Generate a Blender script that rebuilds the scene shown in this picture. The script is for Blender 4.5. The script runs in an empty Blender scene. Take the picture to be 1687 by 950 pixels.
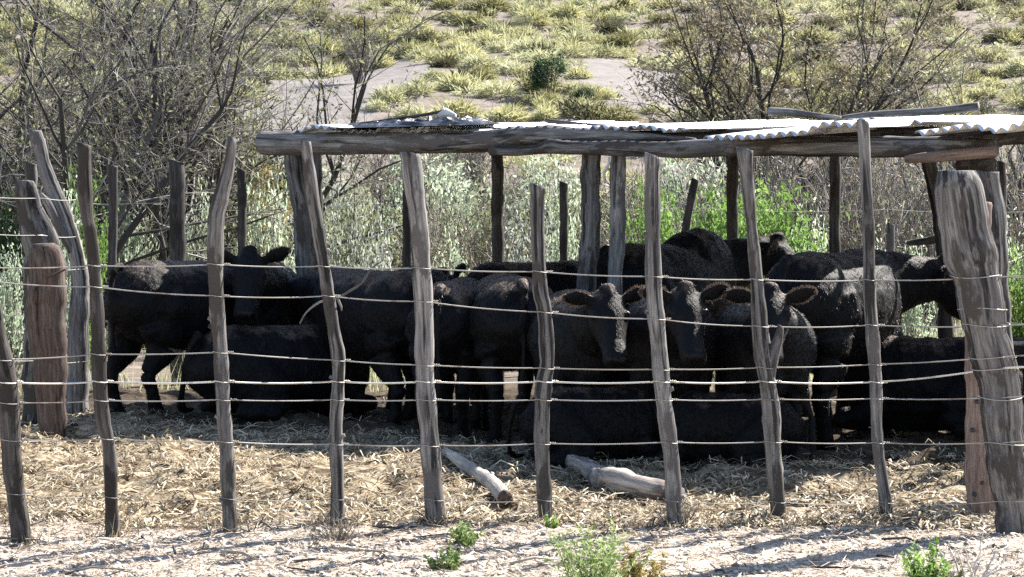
import bpy, bmesh, math, random
import numpy as np
from mathutils import Vector, Matrix

S = bpy.context.scene
COL = S.collection
R = math.radians
RNG = random.Random(7)

# ------------------------------------------------------------------ camera
W, H = 1687.0, 950.0
F = 3620.0            # focal length in photo pixels
CAM_Z = 1.52
PITCH = math.atan(129.0 / F)
cam = bpy.data.cameras.new('camera')
cam.sensor_width = 36.0
cam.lens = F / W * 36.0
cam.clip_start = 0.1
cam.clip_end = 2000
cam_o = bpy.data.objects.new('camera', cam)
COL.objects.link(cam_o)
cam_o.location = (0, 0, CAM_Z)
cam_o.rotation_euler = (R(90) - PITCH, 0, 0)
S.camera = cam_o

# ------------------------------------------------------------------ light
SUN_EL, SUN_AZ = R(40.5), R(47)       # azimuth from +Y towards +X: behind the shelter, to the right
world = bpy.data.worlds.new('World'); S.world = world
world.use_nodes = True
wn = world.node_tree.nodes; wl = world.node_tree.links
for n in list(wn): wn.remove(n)
sky = wn.new('ShaderNodeTexSky'); sky.sky_type = 'NISHITA'; sky.sun_disc = False
sky.sun_elevation = SUN_EL; sky.sun_rotation = SUN_AZ
sky.air_density = 1.0; sky.dust_density = 0.6; sky.ozone_density = 1.0
bg = wn.new('ShaderNodeBackground'); bg.inputs['Strength'].default_value = 0.08
wo = wn.new('ShaderNodeOutputWorld')
wl.new(sky.outputs[0], bg.inputs[0]); wl.new(bg.outputs[0], wo.inputs[0])
sun = bpy.data.lights.new('sun', 'SUN'); sun.energy = 5.0; sun.angle = R(0.5); sun.color = (1.0, 0.95, 0.87)
sun_o = bpy.data.objects.new('sun', sun); COL.objects.link(sun_o)
sd = Vector((math.sin(SUN_AZ) * math.cos(SUN_EL), math.cos(SUN_AZ) * math.cos(SUN_EL), math.sin(SUN_EL)))
sun_o.rotation_euler = sd.to_track_quat('Z', 'Y').to_euler()
sun_o.location = sd * 60
vs = S.view_settings
vs.view_transform = 'Standard'; vs.look = 'None'; vs.gamma = 1.0; vs.exposure = 1.68
try: vs.use_curve_mapping = False
except Exception: pass
S.render.engine = 'CYCLES'
S.cycles.max_bounces = 6; S.cycles.diffuse_bounces = 3; S.cycles.transparent_max_bounces = 8
S.cycles.use_denoising = False

# ------------------------------------------------------------------ helpers
def ray(px, py):
    x = (px - W / 2) / F; v = (H / 2 - py) / F
    c, s = math.cos(PITCH), math.sin(PITCH)
    return Vector((x, c + v * s, -s + v * c))
def P(px, py, d):
    """Point seen at photo pixel (px, py) at distance d along +Y."""
    r = ray(px, py); t = d / r.y
    return Vector((r.x * t, d, CAM_Z + r.z * t))
def PXM(d): return F / d             # pixels per metre at distance d
def hash2(ix, iy, seed):
    n = (ix.astype(np.int64) * 374761393 + iy.astype(np.int64) * 668265263 + seed * 1442695041) & 0xFFFFFFFF
    n = ((n ^ (n >> 13)) * 1274126177) & 0xFFFFFFFF
    n = n ^ (n >> 16)
    return (n & 0xFFFFFF) / float(0xFFFFFF)
def vnoise(x, y, seed=0):
    x = np.asarray(x, float); y = np.asarray(y, float)
    ix = np.floor(x); iy = np.floor(y); fx = x - ix; fy = y - iy
    fx = fx * fx * (3 - 2 * fx); fy = fy * fy * (3 - 2 * fy)
    a = hash2(ix, iy, seed); b = hash2(ix + 1, iy, seed); c = hash2(ix, iy + 1, seed); d = hash2(ix + 1, iy + 1, seed)
    return (a * (1 - fx) + b * fx) * (1 - fy) + (c * (1 - fx) + d * fx) * fy * 1.0
def sstep(a, b, x):
    t = np.clip((x - a) / (b - a), 0, 1); return t * t * (3 - 2 * t)
def terrain(x, y):
    x = np.asarray(x, float); y = np.asarray(y, float)
    t = np.clip(y - 26, 0, None)
    z = 0.150 * (t - 6 * (1 - np.exp(-t / 6.0)))
    z = z + sstep(140, 260, y) * 12
    far = sstep(28, 50, y)
    z = z + far * (vnoise(x / 9, y / 9, 3) - .5) * 1.1 + far * (vnoise(x / 2.5, y / 2.5, 4) - .5) * .25
    near = sstep(19.5, 17.5, y) * sstep(7, 9, y) * sstep(9, 7, np.abs(x))
    inside = sstep(10.3, 11.2, y)
    z = z + near * ((vnoise(x / .55, y / .55, 5) - .5) * .09 * (.35 + .65 * inside)
                    + (vnoise(x / .17, y / .17, 6) - .5) * .075 * (.3 + .7 * inside)
                    + (vnoise(x / .07, y / .07, 8) - .5) * .03 * (.5 + .5 * inside))
    # trampled ridges at the right of the pen
    rid = inside * sstep(2.0, 2.9, x) * sstep(15.5, 14.0, y)
    z = z + near * rid * (vnoise((x * .45 - y * .9) / .2, (x * .9 + y * .45) / .9, 9) - .5) * .2
    z = z + sstep(16.5, 20, y) * (vnoise(x / 1.5, y / 1.5, 7) - .5) * .12
    return z
def tz(x, y): return float(terrain(np.array([x]), np.array([y]))[0])
def ground_hit(px, py, dmin=8.0, dmax=200.0):
    r = ray(px, py)
    d = np.linspace(dmin, dmax, 3000); t = d / r.y
    g = terrain(r.x * t, d) - (CAM_Z + r.z * t)
    i = np.argmax(g > 0)
    if g[i] <= 0: return None
    return Vector((r.x * t[i], d[i], terrain(np.array([r.x * t[i]]), np.array([d[i]]))[0]))

class MB:
    """Collects geometry; build() links it as ONE mesh object."""
    def __init__(self): self.v = []; self.f = []; self.c = []; self.g = []
    def add(self, vs, fs, c=None, g=None):
        b = len(self.v)
        self.v += [tuple(q) for q in vs]
        self.f += [tuple(i + b for i in q) for q in fs]
        c = RNG.random() if c is None else c
        self.c += [c] * len(vs)
        self.g += g if g is not None else [tuple(q) for q in vs]
    def tube(self, pts, radii, sides=6, c=None, rough=0.0, cap=True, flat=1.0, seed=None, slant=0.0):
        pts = [Vector(p) for p in pts]; n = len(pts)
        rnd = random.Random(RNG.random() if seed is None else seed)
        vs, gs = [], []; L = 0.0; off = rnd.random() * 50
        up0 = Vector((0, 1, 0.02))
        lump = [rnd.uniform(-1, 1) for _ in range(sides)]
        for i, p in enumerate(pts):
            t = (pts[min(i + 1, n - 1)] - pts[max(i - 1, 0)])
            if t.length < 1e-9: t = Vector((0, 0, 1))
            t.normalize()
            if i: L += (p - pts[i - 1]).length
            ref = up0 if abs(t.y) < .93 else Vector((1, 0, .02))
            a = t.cross(ref).normalized(); b = t.cross(a).normalized()
            for k in range(sides):
                an = 2 * math.pi * k / sides
                rr = radii[i] * (1 + rough * (.55 * lump[k] + .45 * rnd.uniform(-1, 1)))
                q = p + a * (math.cos(an) * rr) + b * (math.sin(an) * rr * flat)
                if slant and i == n - 1: q = q + t * (slant * radii[i] * (math.cos(an) + rnd.uniform(-.25, .25)))
                vs.append(q); gs.append((math.cos(an) * radii[i] + off, math.sin(an) * radii[i], L + off))
        fs = []
        for i in range(n - 1):
            for k in range(sides):
                k2 = (k + 1) % sides
                fs.append((i * sides + k, i * sides + k2, (i + 1) * sides + k2, (i + 1) * sides + k))
        if cap:
            fs.append(tuple(reversed(range(sides)))); fs.append(tuple((n - 1) * sides + k for k in range(sides)))
        self.add(vs, fs, c, gs)
    def box(self, x0, y0, z0, x1, y1, z1, c=None):
        vs = [(x0, y0, z0), (x1, y0, z0), (x1, y1, z0), (x0, y1, z0), (x0, y0, z1), (x1, y0, z1), (x1, y1, z1), (x0, y1, z1)]
        self.add(vs, [(3, 2, 1, 0), (4, 5, 6, 7), (0, 1, 5, 4), (1, 2, 6, 5), (2, 3, 7, 6), (3, 0, 4, 7)], c)
    def build(self, name, m, parent=None, origin=None, smooth=True):
        me = bpy.data.meshes.new(name)
        v = np.array(self.v, dtype=float)
        if origin is not None: v = v - np.array(origin)
        me.from_pydata(v.tolist(), [], self.f)
        at = me.attributes.new('rnd', 'FLOAT', 'POINT'); at.data.foreach_set('value', np.array(self.c, dtype=np.float32))
        ag = me.attributes.new('grain', 'FLOAT_VECTOR', 'POINT'); ag.data.foreach_set('vector', np.array(self.g, dtype=np.float32).ravel())
        if smooth: me.polygons.foreach_set('use_smooth', [True] * len(me.polygons))
        me.materials.append(m); me.update()
        o = bpy.data.objects.new(name, me); COL.objects.link(o)
        if parent is not None: o.parent = parent
        elif origin is not None: o.location = origin
        return o
def tag(o, label=None, cat=None, group=None, kind=None):
    if label: o['label'] = label
    if cat: o['category'] = cat
    if group: o['group'] = group
    if kind: o['kind'] = kind
    return o
def empty(name, loc=(0, 0, 0), label=None, cat=None, group=None):
    o = bpy.data.objects.new(name, None); COL.objects.link(o); o.location = loc; o.empty_display_size = .1
    return tag(o, label, cat, group)
def copy_tree(o, parent=None):
    c = o.copy(); COL.objects.link(c); c.parent = parent
    for ch in list(o.children): copy_tree(ch, c)
    return c
def resample(pts, step):
    """Catmull-Rom through (Vector, radius) knots."""
    out = []
    n = len(pts)
    for i in range(n - 1):
        p0, p1, p2, p3 = pts[max(i - 1, 0)], pts[i], pts[i + 1], pts[min(i + 2, n - 1)]
        L = (p2[0] - p1[0]).length; k = max(1, int(L / step))
        for j in range(k):
            t = j / k
            def cr(a, b, c, d): return .5 * ((2 * b) + (c - a) * t + (2 * a - 5 * b + 4 * c - d) * t * t + (3 * b - a - 3 * c + d) * t ** 3)
            q = Vector([cr(p0[0][m], p1[0][m], p2[0][m], p3[0][m]) for m in range(3)])
            out.append((q, max(.004, p1[1] * (1 - t) + p2[1] * t)))
    out.append(pts[-1]); return out

# ------------------------------------------------------------------ materials
def new_mat(name):
    m = bpy.data.materials.new(name); m.use_nodes = True
    nt = m.node_tree
    for n in list(nt.nodes): nt.nodes.remove(n)
    out = nt.nodes.new('ShaderNodeOutputMaterial')
    return m, nt, out
def N(nt, t, **kw):
    n = nt.nodes.new(t)
    for k, v in kw.items(): setattr(n, k, v)
    return n
def ramp(nt, fac, stops):
    r = N(nt, 'ShaderNodeValToRGB'); cr = r.color_ramp
    while len(cr.elements) > 1: cr.elements.remove(cr.elements[-1])
    cr.elements[0].position = stops[0][0]; cr.elements[0].color = (*stops[0][1], 1)
    for p, c in stops[1:]:
        e = cr.elements.new(p); e.color = (*c, 1)
    nt.links.new(fac, r.inputs[0]); return r.outputs[0]
def noise(nt, vec, scale, detail=4, rough=.55, dist=0.0):
    n = N(nt, 'ShaderNodeTexNoise'); n.inputs['Scale'].default_value = scale; n.inputs['Detail'].default_value = detail
    n.inputs['Roughness'].default_value = rough; n.inputs['Distortion'].default_value = dist
    if vec is not None: nt.links.new(vec, n.inputs['Vector'])
    return n.outputs[0]
def mapping(nt, vec, sc):
    m = N(nt, 'ShaderNodeMapping'); m.inputs['Scale'].default_value = sc; nt.links.new(vec, m.inputs['Vector']); return m.outputs[0]
def mixc(nt, fac, a, b, mode='MIX'):
    m = N(nt, 'ShaderNodeMix'); m.data_type = 'RGBA'; m.blend_type = mode
    for s, v in ((m.inputs[0], fac), (m.inputs[6], a), (m.inputs[7], b)):
        if hasattr(v, 'is_linked') or hasattr(v, 'links'): nt.links.new(v, s)
        elif isinstance(v, (int, float)): s.default_value = v
        else: s.default_value = (*v, 1)
    return m.outputs[2]
def math_(nt, op, a, b=None, c=None):
    m = N(nt, 'ShaderNodeMath'); m.operation = op
    for i, v in enumerate((a, b, c)):
        if v is None: continue
        if isinstance(v, (int, float)): m.inputs[i].default_value = v
        else: nt.links.new(v, m.inputs[i])
    return m.outputs[0]
def attr(nt, name, out='Fac'):
    a = N(nt, 'ShaderNodeAttribute'); a.attribute_name = name; return a.outputs[out]
def principled(nt, out, color, rough=.8, metal=0.0, bump=None, bstr=.4, bdist=.01, spec=.3):
    p = N(nt, 'ShaderNodeBsdfPrincipled')
    for k, v in (('Base Color', color), ('Roughness', rough), ('Metallic', metal)):
        if isinstance(v, (int, float)): p.inputs[k].default_value = v
        elif isinstance(v, tuple): p.inputs[k].default_value = (*v, 1)
        else: nt.links.new(v, p.inputs[k])
    p.inputs['Specular IOR Level'].default_value = spec
    if bump is not None:
        b = N(nt, 'ShaderNodeBump'); b.inputs['Strength'].default_value = bstr; b.inputs['Distance'].default_value = bdist
        nt.links.new(bump, b.inputs['Height']); nt.links.new(b.outputs[0], p.inputs['Normal'])
    nt.links.new(p.outputs[0], out.inputs[0]); return p

def wood_mat(name, dark, mid, light, crack=.42, bark=None):
    m, nt, out = new_mat(name)
    g = attr(nt, 'grain', 'Vector')
    n1 = noise(nt, mapping(nt, g, (60, 60, 3.5)), 1.0, 5, .62, .3)
    n2 = noise(nt, mapping(nt, g, (22, 22, .9)), 1.0, 4, .6, .4)
    n3 = noise(nt, mapping(nt, g, (5, 5, 2.2)), 1.0, 3)
    col = ramp(nt, n1, [(.28, dark), (.5, mid), (.72, light)])
    cr = ramp(nt, n2, [(crack - .06, (.02, .017, .015)), (crack, (1, 1, 1))])
    col = mixc(nt, .8, col, cr, 'MULTIPLY')
    tint = ramp(nt, n3, [(.3, (.62, .60, .60)), (.7, (1.1, 1.06, 1.0))])
    col = mixc(nt, 1.0, col, tint, 'MULTIPLY')
    if bark:
        nb = noise(nt, mapping(nt, g, (9, 9, 3.5)), 1.0, 4, .6)
        f = ramp(nt, nb, [(.52, (0, 0, 0)), (.58, (1, 1, 1))])
        col = mixc(nt, f, col, bark)
    hgt = mixc(nt, .5, n1, n2)
    principled(nt, out, col, .85, 0, hgt, .9, .012, .2)
    return m
M_wood = wood_mat('weathered_wood', (.07, .067, .067), (.215, .21, .211), (.40, .39, .387), .46, (.11, .10, .096))
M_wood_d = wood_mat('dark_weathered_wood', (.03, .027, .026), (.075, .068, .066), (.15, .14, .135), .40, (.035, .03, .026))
M_wood_b = wood_mat('barky_grey_wood', (.055, .052, .052), (.16, .155, .155), (.30, .292, .29), .47, (.06, .053, .048))
M_sleeper = wood_mat('reddish_sleeper_wood', (.10, .068, .058), (.22, .165, .145), (.34, .27, .24), .36)
M_sleeper_d = wood_mat('shaded_brown_sleeper_wood', (.05, .036, .031), (.115, .085, .073), (.20, .16, .145), .40)  # brown sleeper wood with the shade of its near face darkened in
M_bleach = wood_mat('bleached_log_wood', (.26, .23, .20), (.46, .42, .37), (.62, .58, .52), .33)
M_oldlog = wood_mat('barky_bleached_wood', (.16, .14, .125), (.36, .325, .30), (.56, .52, .48), .42, (.16, .135, .12))
M_cut = wood_mat('cut_wood_end', (.05, .035, .03), (.12, .085, .07), (.2, .15, .12), .35)

def leaf_mat(name, stops, trans=.35, var=.25, rough=.6):
    m, nt, out = new_mat(name)
    r = attr(nt, 'rnd'); oi = N(nt, 'ShaderNodeObjectInfo')
    f = math_(nt, 'FRACT', math_(nt, 'ADD', r, math_(nt, 'MULTIPLY', oi.outputs['Random'], var)))
    f = math_(nt, 'MULTIPLY_ADD', r, 1 - var, math_(nt, 'MULTIPLY', oi.outputs['Random'], var))
    col = ramp(nt, f, stops)
    p = N(nt, 'ShaderNodeBsdfPrincipled'); p.inputs['Roughness'].default_value = rough; p.inputs['Specular IOR Level'].default_value = .25
    t = N(nt, 'ShaderNodeBsdfTranslucent'); mx = N(nt, 'ShaderNodeMixShader'); mx.inputs[0].default_value = trans
    nt.links.new(col, p.inputs['Base Color']); nt.links.new(col, t.inputs[0])
    nt.links.new(p.outputs[0], mx.inputs[1]); nt.links.new(t.outputs[0], mx.inputs[2]); nt.links.new(mx.outputs[0], out.inputs[0])
    return m
M_tus_y = leaf_mat('yellow_green_tussock', [(0, (.07, .066, .03)), (.45, (.31, .30, .135)), (1, (.66, .64, .38))], .45, .5)
M_tus_o = leaf_mat('olive_tussock', [(0, (.035, .035, .018)), (.5, (.10, .095, .048)), (1, (.22, .205, .11))], .32, .5)
M_tus_p = leaf_mat('pale_dry_tussock', [(0, (.12, .115, .055)), (.45, (.40, .40, .22)), (1, (.66, .65, .44))], .4, .35)
M_grn = leaf_mat('bright_green_leaves', [(0, (.05, .09, .02)), (.5, (.18, .30, .07)), (1, (.40, .52, .20))], .5)
M_dgrn = leaf_mat('dark_green_leaves', [(0, (.012, .03, .012)), (.6, (.03, .065, .025)), (1, (.07, .12, .04))], .3)
M_sage = leaf_mat('sage_green_leaves', [(0, (.11, .145, .085)), (.5, (.33, .40, .27)), (1, (.62, .68, .55))], .64)
M_silver = leaf_mat('silver_grey_leaves', [(0, (.12, .14, .11)), (.5, (.35, .38, .32)), (1, (.64, .67, .60))], .62)
M_olive = leaf_mat('olive_leaves', [(0, (.045, .055, .028)), (.5, (.17, .185, .10)), (1, (.34, .35, .21))], .5)
M_brown = leaf_mat('dry_brown_leaves', [(0, (.08, .065, .042)), (.5, (.21, .175, .11)), (1, (.38, .33, .22))], .35)
M_gold = leaf_mat('golden_leaves', [(0, (.12, .09, .025)), (.5, (.27, .21, .06)), (1, (.40, .34, .13))], .4)
M_twig = leaf_mat('grey_twigs', [(0, (.075, .064, .055)), (.6, (.21, .188, .168)), (1, (.43, .40, .365))], 0.0)
M_twig_d = leaf_mat('dark_branches', [(0, (.018, .016, .016)), (.6, (.05, .045, .042)), (1, (.11, .10, .092))], 0.0)
M_pale_twig = leaf_mat('pale_dead_twigs', [(0, (.38, .35, .31)), (1, (.7, .67, .62))], 0.0)
M_dead = leaf_mat('dead_weed_stems', [(0, (.12, .10, .08)), (.5, (.27, .23, .19)), (1, (.46, .41, .34))], .1)
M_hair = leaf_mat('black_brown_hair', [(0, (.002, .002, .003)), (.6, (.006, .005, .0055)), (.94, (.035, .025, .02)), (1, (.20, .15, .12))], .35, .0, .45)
M_straw = leaf_mat('straw_litter', [(0, (.05, .037, .025)), (.3, (.20, .155, .10)), (.65, (.46, .38, .255)), (1, (.70, .61, .45))], .15, .0)
M_litter = leaf_mat('pale_litter', [(0, (.09, .065, .045)), (.45, (.33, .265, .20)), (1, (.70, .62, .52))], .1, .0)
M_stone = leaf_mat('pale_pebbles', [(0, (.16, .14, .12)), (.5, (.36, .33, .29)), (1, (.6, .57, .53))], 0.0, .0)
M_dung = leaf_mat('dry_dung', [(0, (.03, .022, .016)), (1, (.12, .09, .06))], 0.0, .0)

def ground_mat():
    m, nt, out = new_mat('ground_soil')
    gp = N(nt, 'ShaderNodeNewGeometry').outputs['Position']
    sx = N(nt, 'ShaderNodeSeparateXYZ'); nt.links.new(gp, sx.inputs[0]); X, Y = sx.outputs[0], sx.outputs[1]
    nA = noise(nt, mapping(nt, gp, (1, .8, 1)), 5.5, 6, .65); nB = noise(nt, gp, 22, 5, .65); nC = noise(nt, gp, 1.3, 4)
    nF = noise(nt, gp, 70, 3, .6)
    pen = ramp(nt, nB, [(.3, (.085, .06, .04)), (.45, (.23, .18, .12)), (.6, (.39, .32, .22)), (.75, (.54, .47, .36))])
    dung = ramp(nt, nA, [(.42, (.30, .24, .2)), (.52, (1, 1, 1))])
    pen = mixc(nt, .85, pen, dung, 'MULTIPLY')
    sand = ramp(nt, nF, [(.3, (.30, .235, .19)), (.5, (.51, .43, .36)), (.7, (.68, .61, .54))])
    sand = mixc(nt, ramp(nt, nA, [(.35, (.55, .55, .55)), (.55, (0, 0, 0))]), sand, (.24, .19, .14))
    # shelter shadow painted into the floor as a band of dark dung-brown soil
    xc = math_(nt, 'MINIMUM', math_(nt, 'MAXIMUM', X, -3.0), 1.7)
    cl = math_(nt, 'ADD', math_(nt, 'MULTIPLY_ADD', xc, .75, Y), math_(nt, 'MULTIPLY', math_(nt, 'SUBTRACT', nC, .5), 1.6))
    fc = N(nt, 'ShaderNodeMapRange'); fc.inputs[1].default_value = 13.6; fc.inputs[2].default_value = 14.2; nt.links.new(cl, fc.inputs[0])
    shade_floor = ramp(nt, nB, [(.3, (.025, .019, .014)), (.6, (.075, .056, .04)), (.8, (.15, .11, .075))])
    pen = mixc(nt, math_(nt, 'MULTIPLY', fc.outputs[0], .92), pen, shade_floor)
    yw = math_(nt, 'MULTIPLY_ADD', nC, .9, Y)
    f1 = N(nt, 'ShaderNodeMapRange'); f1.inputs[1].default_value = 10.6; f1.inputs[2].default_value = 11.4
    nt.links.new(yw, f1.inputs[0])
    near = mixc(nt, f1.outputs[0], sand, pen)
    hillg = ramp(nt, nC, [(.35, (.27, .225, .20)), (.55, (.22, .185, .15)), (.7, (.15, .135, .085))])
    hillf = ramp(nt, noise(nt, gp, 3.5, 5, .65), [(.35, (.55, .55, .55)), (.65, (1.2, 1.2, 1.2))])
    hill = mixc(nt, 1.0, hillg, hillf, 'MULTIPLY')
    bare = None
    for (cx, cy, rx, ry) in BARE:
        dx = math_(nt, 'DIVIDE', math_(nt, 'SUBTRACT', X, cx), rx); dy = math_(nt, 'DIVIDE', math_(nt, 'SUBTRACT', Y, cy), ry)
        d2 = math_(nt, 'ADD', math_(nt, 'MULTIPLY', dx, dx), math_(nt, 'MULTIPLY', dy, dy))
        d2 = math_(nt, 'ADD', d2, math_(nt, 'MULTIPLY', math_(nt, 'SUBTRACT', nC, .5), 1.2))
        f = N(nt, 'ShaderNodeMapRange'); f.inputs[1].default_value = 1.25; f.inputs[2].default_value = .8; nt.links.new(d2, f.inputs[0])
        bare = f.outputs[0] if bare is None else math_(nt, 'MAXIMUM', bare, f.outputs[0])
    soil = ramp(nt, noise(nt, gp, 2.2, 5, .6), [(.3, (.17, .152, .143)), (.7, (.27, .245, .232))])
    hill = mixc(nt, bare, hill, soil)
    f2 = N(nt, 'ShaderNodeMapRange'); f2.inputs[1].default_value = 18.5; f2.inputs[2].default_value = 21; nt.links.new(yw, f2.inputs[0])
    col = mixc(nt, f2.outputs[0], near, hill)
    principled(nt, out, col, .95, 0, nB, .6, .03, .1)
    return m

def cow_mat():
    m, nt, out = new_mat('black_cattle_hide')
    tc = N(nt, 'ShaderNodeTexCoord').outputs['Object']
    sx = N(nt, 'ShaderNodeSeparateXYZ'); nt.links.new(tc, sx.inputs[0])
    n1 = noise(nt, mapping(nt, tc, (7, 7, 3.5)), 1.0, 5, .65); n2 = noise(nt, mapping(nt, tc, (60, 60, 22)), 1.0, 4, .6)
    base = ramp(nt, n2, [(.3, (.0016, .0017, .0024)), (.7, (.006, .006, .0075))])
    geo = N(nt, 'ShaderNodeNewGeometry'); sn = N(nt, 'ShaderNodeSeparateXYZ'); nt.links.new(geo.outputs['Normal'], sn.inputs[0])
    dust_sun_n = math_(nt, 'ADD', n1, math_(nt, 'MULTIPLY', attr(nt, 'top'), .38))
    dust_sun = ramp(nt, dust_sun_n, [(.74, (0, 0, 0)), (1.0, (1, 1, 1))])  # brown dust that also paints sunlit highlights on the backs
    col = mixc(nt, dust_sun, base, ramp(nt, n2, [(.3, (.035, .024, .018)), (.7, (.18, .13, .10))]))
    skin = attr(nt, 'skin')
    rough = math_(nt, 'MULTIPLY_ADD', skin, -.45, .60)
    p = principled(nt, out, col, rough, 0, n2, .9, .012, .16)
    p.inputs['Sheen Weight'].default_value = .03; p.inputs['Sheen Roughness'].default_value = .4
    p.inputs['Sheen Tint'].default_value = (.7, .55, .45, 1)
    return m
def metal_mat(name, a, b, rough):
    m, nt, out = new_mat(name)
    tc = N(nt, 'ShaderNodeTexCoord').outputs['Object']
    n1 = noise(nt, tc, 3.5, 5, .6); n2 = noise(nt, tc, 26, 4)
    col = mixc(nt, ramp(nt, n1, [(.42, (0, 0, 0)), (.66, (1, 1, 1))]), a, b)
    rust = ramp(nt, noise(nt, tc, 5.5, 6, .7), [(.56, (0, 0, 0)), (.64, (1, 1, 1))])
    col = mixc(nt, math_(nt, 'MULTIPLY', rust, .7), col, (.16, .085, .05))
    rg = math_(nt, 'MULTIPLY_ADD', n2, .25, rough)
    principled(nt, out, col, rg, .75, n2, .15, .004, .5)
    return m
M_cow = cow_mat()
M_tin = metal_mat('galvanised_sheet', (.78, .79, .80), (.58, .58, .60), .36)
M_wire = metal_mat('galvanised_wire', (.42, .41, .39), (.30, .28, .25), .5)
M_wire_b = metal_mat('bright_wire', (.72, .70, .64), (.62, .59, .52), .45)
def plain_mat(name, a, b, rough, scale=9, spec=.3):
    m, nt, out = new_mat(name)
    tc = N(nt, 'ShaderNodeTexCoord').outputs['Object']
    n1 = noise(nt, tc, scale, 5, .6)
    principled(nt, out, ramp(nt, n1, [(.3, a), (.7, b)]), rough, 0, n1, .5, .02, spec); return m
M_tarp = plain_mat('black_plastic', (.012, .013, .018), (.035, .036, .045), .38, 14, .5)
M_rag = plain_mat('pale_rag', (.45, .43, .42), (.7, .68, .66), .9)
M_trough = plain_mat('dark_painted_metal', (.012, .016, .022), (.04, .045, .055), .5)
M_steel = plain_mat('rusty_iron', (.05, .03, .022), (.13, .08, .06), .7)

# bare soil patches on the hillside
BARE = []
for (px, py, hw, hh) in ((510, 160, 110, 62), (1050, 135, 110, 40), (660, 120, 60, 20)):
    c = ground_hit(px, py); a = ground_hit(px, py - hh); b = ground_hit(px, py + hh)
    BARE.append((c.x, c.y, hw / PXM(c.y), (a.y - b.y) / 2))
def is_bare(x, y, k=1.0):
    return any(((x - a) / rx) ** 2 + ((y - b) / ry) ** 2 < k for a, b, rx, ry in BARE)

# ------------------------------------------------------------------ ground
def make_ground():
    def axis(lo, d0, d1, step, hi, grow):
        a = list(np.arange(d0, d1 + 1e-6, step)); s = step
        while a[-1] < hi: s *= grow; a.append(a[-1] + s)
        s = step; b = [d0]
        while b[-1] > lo: s *= grow; b.append(b[-1] - s)
        return np.array(list(reversed(b[1:])) + a)
    xs = axis(-420, -4.6, 4.6, .028, 420, 1.08); ys = axis(-200, 8.9, 17.6, .032, 620, 1.035)
    Xg, Yg = np.meshgrid(xs, ys); Z = terrain(Xg, Yg)
    n, m = len(xs), len(ys)
    v = np.stack([Xg, Yg, Z], -1).reshape(-1, 3)
    idx = np.arange(n * m).reshape(m, n)
    f = np.stack([idx[:-1, :-1], idx[:-1, 1:], idx[1:, 1:], idx[1:, :-1]], -1).reshape(-1, 4)
    me = bpy.data.meshes.new('ground'); me.from_pydata(v.tolist(), [], f.tolist())
    me.polygons.foreach_set('use_smooth', [True] * len(me.polygons))
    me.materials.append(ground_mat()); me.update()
    o = bpy.data.objects.new('ground', me); COL.objects.link(o); o['kind'] = 'structure'
make_ground()

# ------------------------------------------------------------------ fences
def post_geo(mb, knots, d, sides=14, rough=.06, flat=1.0, slant=.3, base_ext=True, step=.035, c=None):
    """knots: (px, py, width_px) from top to base, at distance d (or (px,py,w,d))."""
    pts = []
    for k in knots:
        dd = k[3] if len(k) > 3 else d
        pts.append((P(k[0], k[1], dd), k[2] / PXM(dd) / 2))
    pts.reverse()
    if base_ext:
        b, r = pts[0]; dirv = (pts[0][0] - pts[1][0]).normalized()
        pts.insert(0, (b + dirv * .14 + Vector((0, 0, -.02)), r * 1.03))
    rs = resample(pts, step)
    wob = random.Random(RNG.random()); ph = wob.random() * 9
    P_, R_ = [], []
    for i, (p, r) in enumerate(rs):
        P_.append(p + Vector((math.sin(i * .42 + ph), math.cos(i * .33 + ph), 0)) * r * .05)
        R_.append(r * (1 + .05 * math.sin(i * .9 + ph * 2) + .04 * wob.uniform(-1, 1)))
    mb.tube(P_, R_, sides, c=c, rough=rough, flat=flat, slant=slant)
    return rs
D5 = lambda py: F * CAM_Z / (py - 346)

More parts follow.
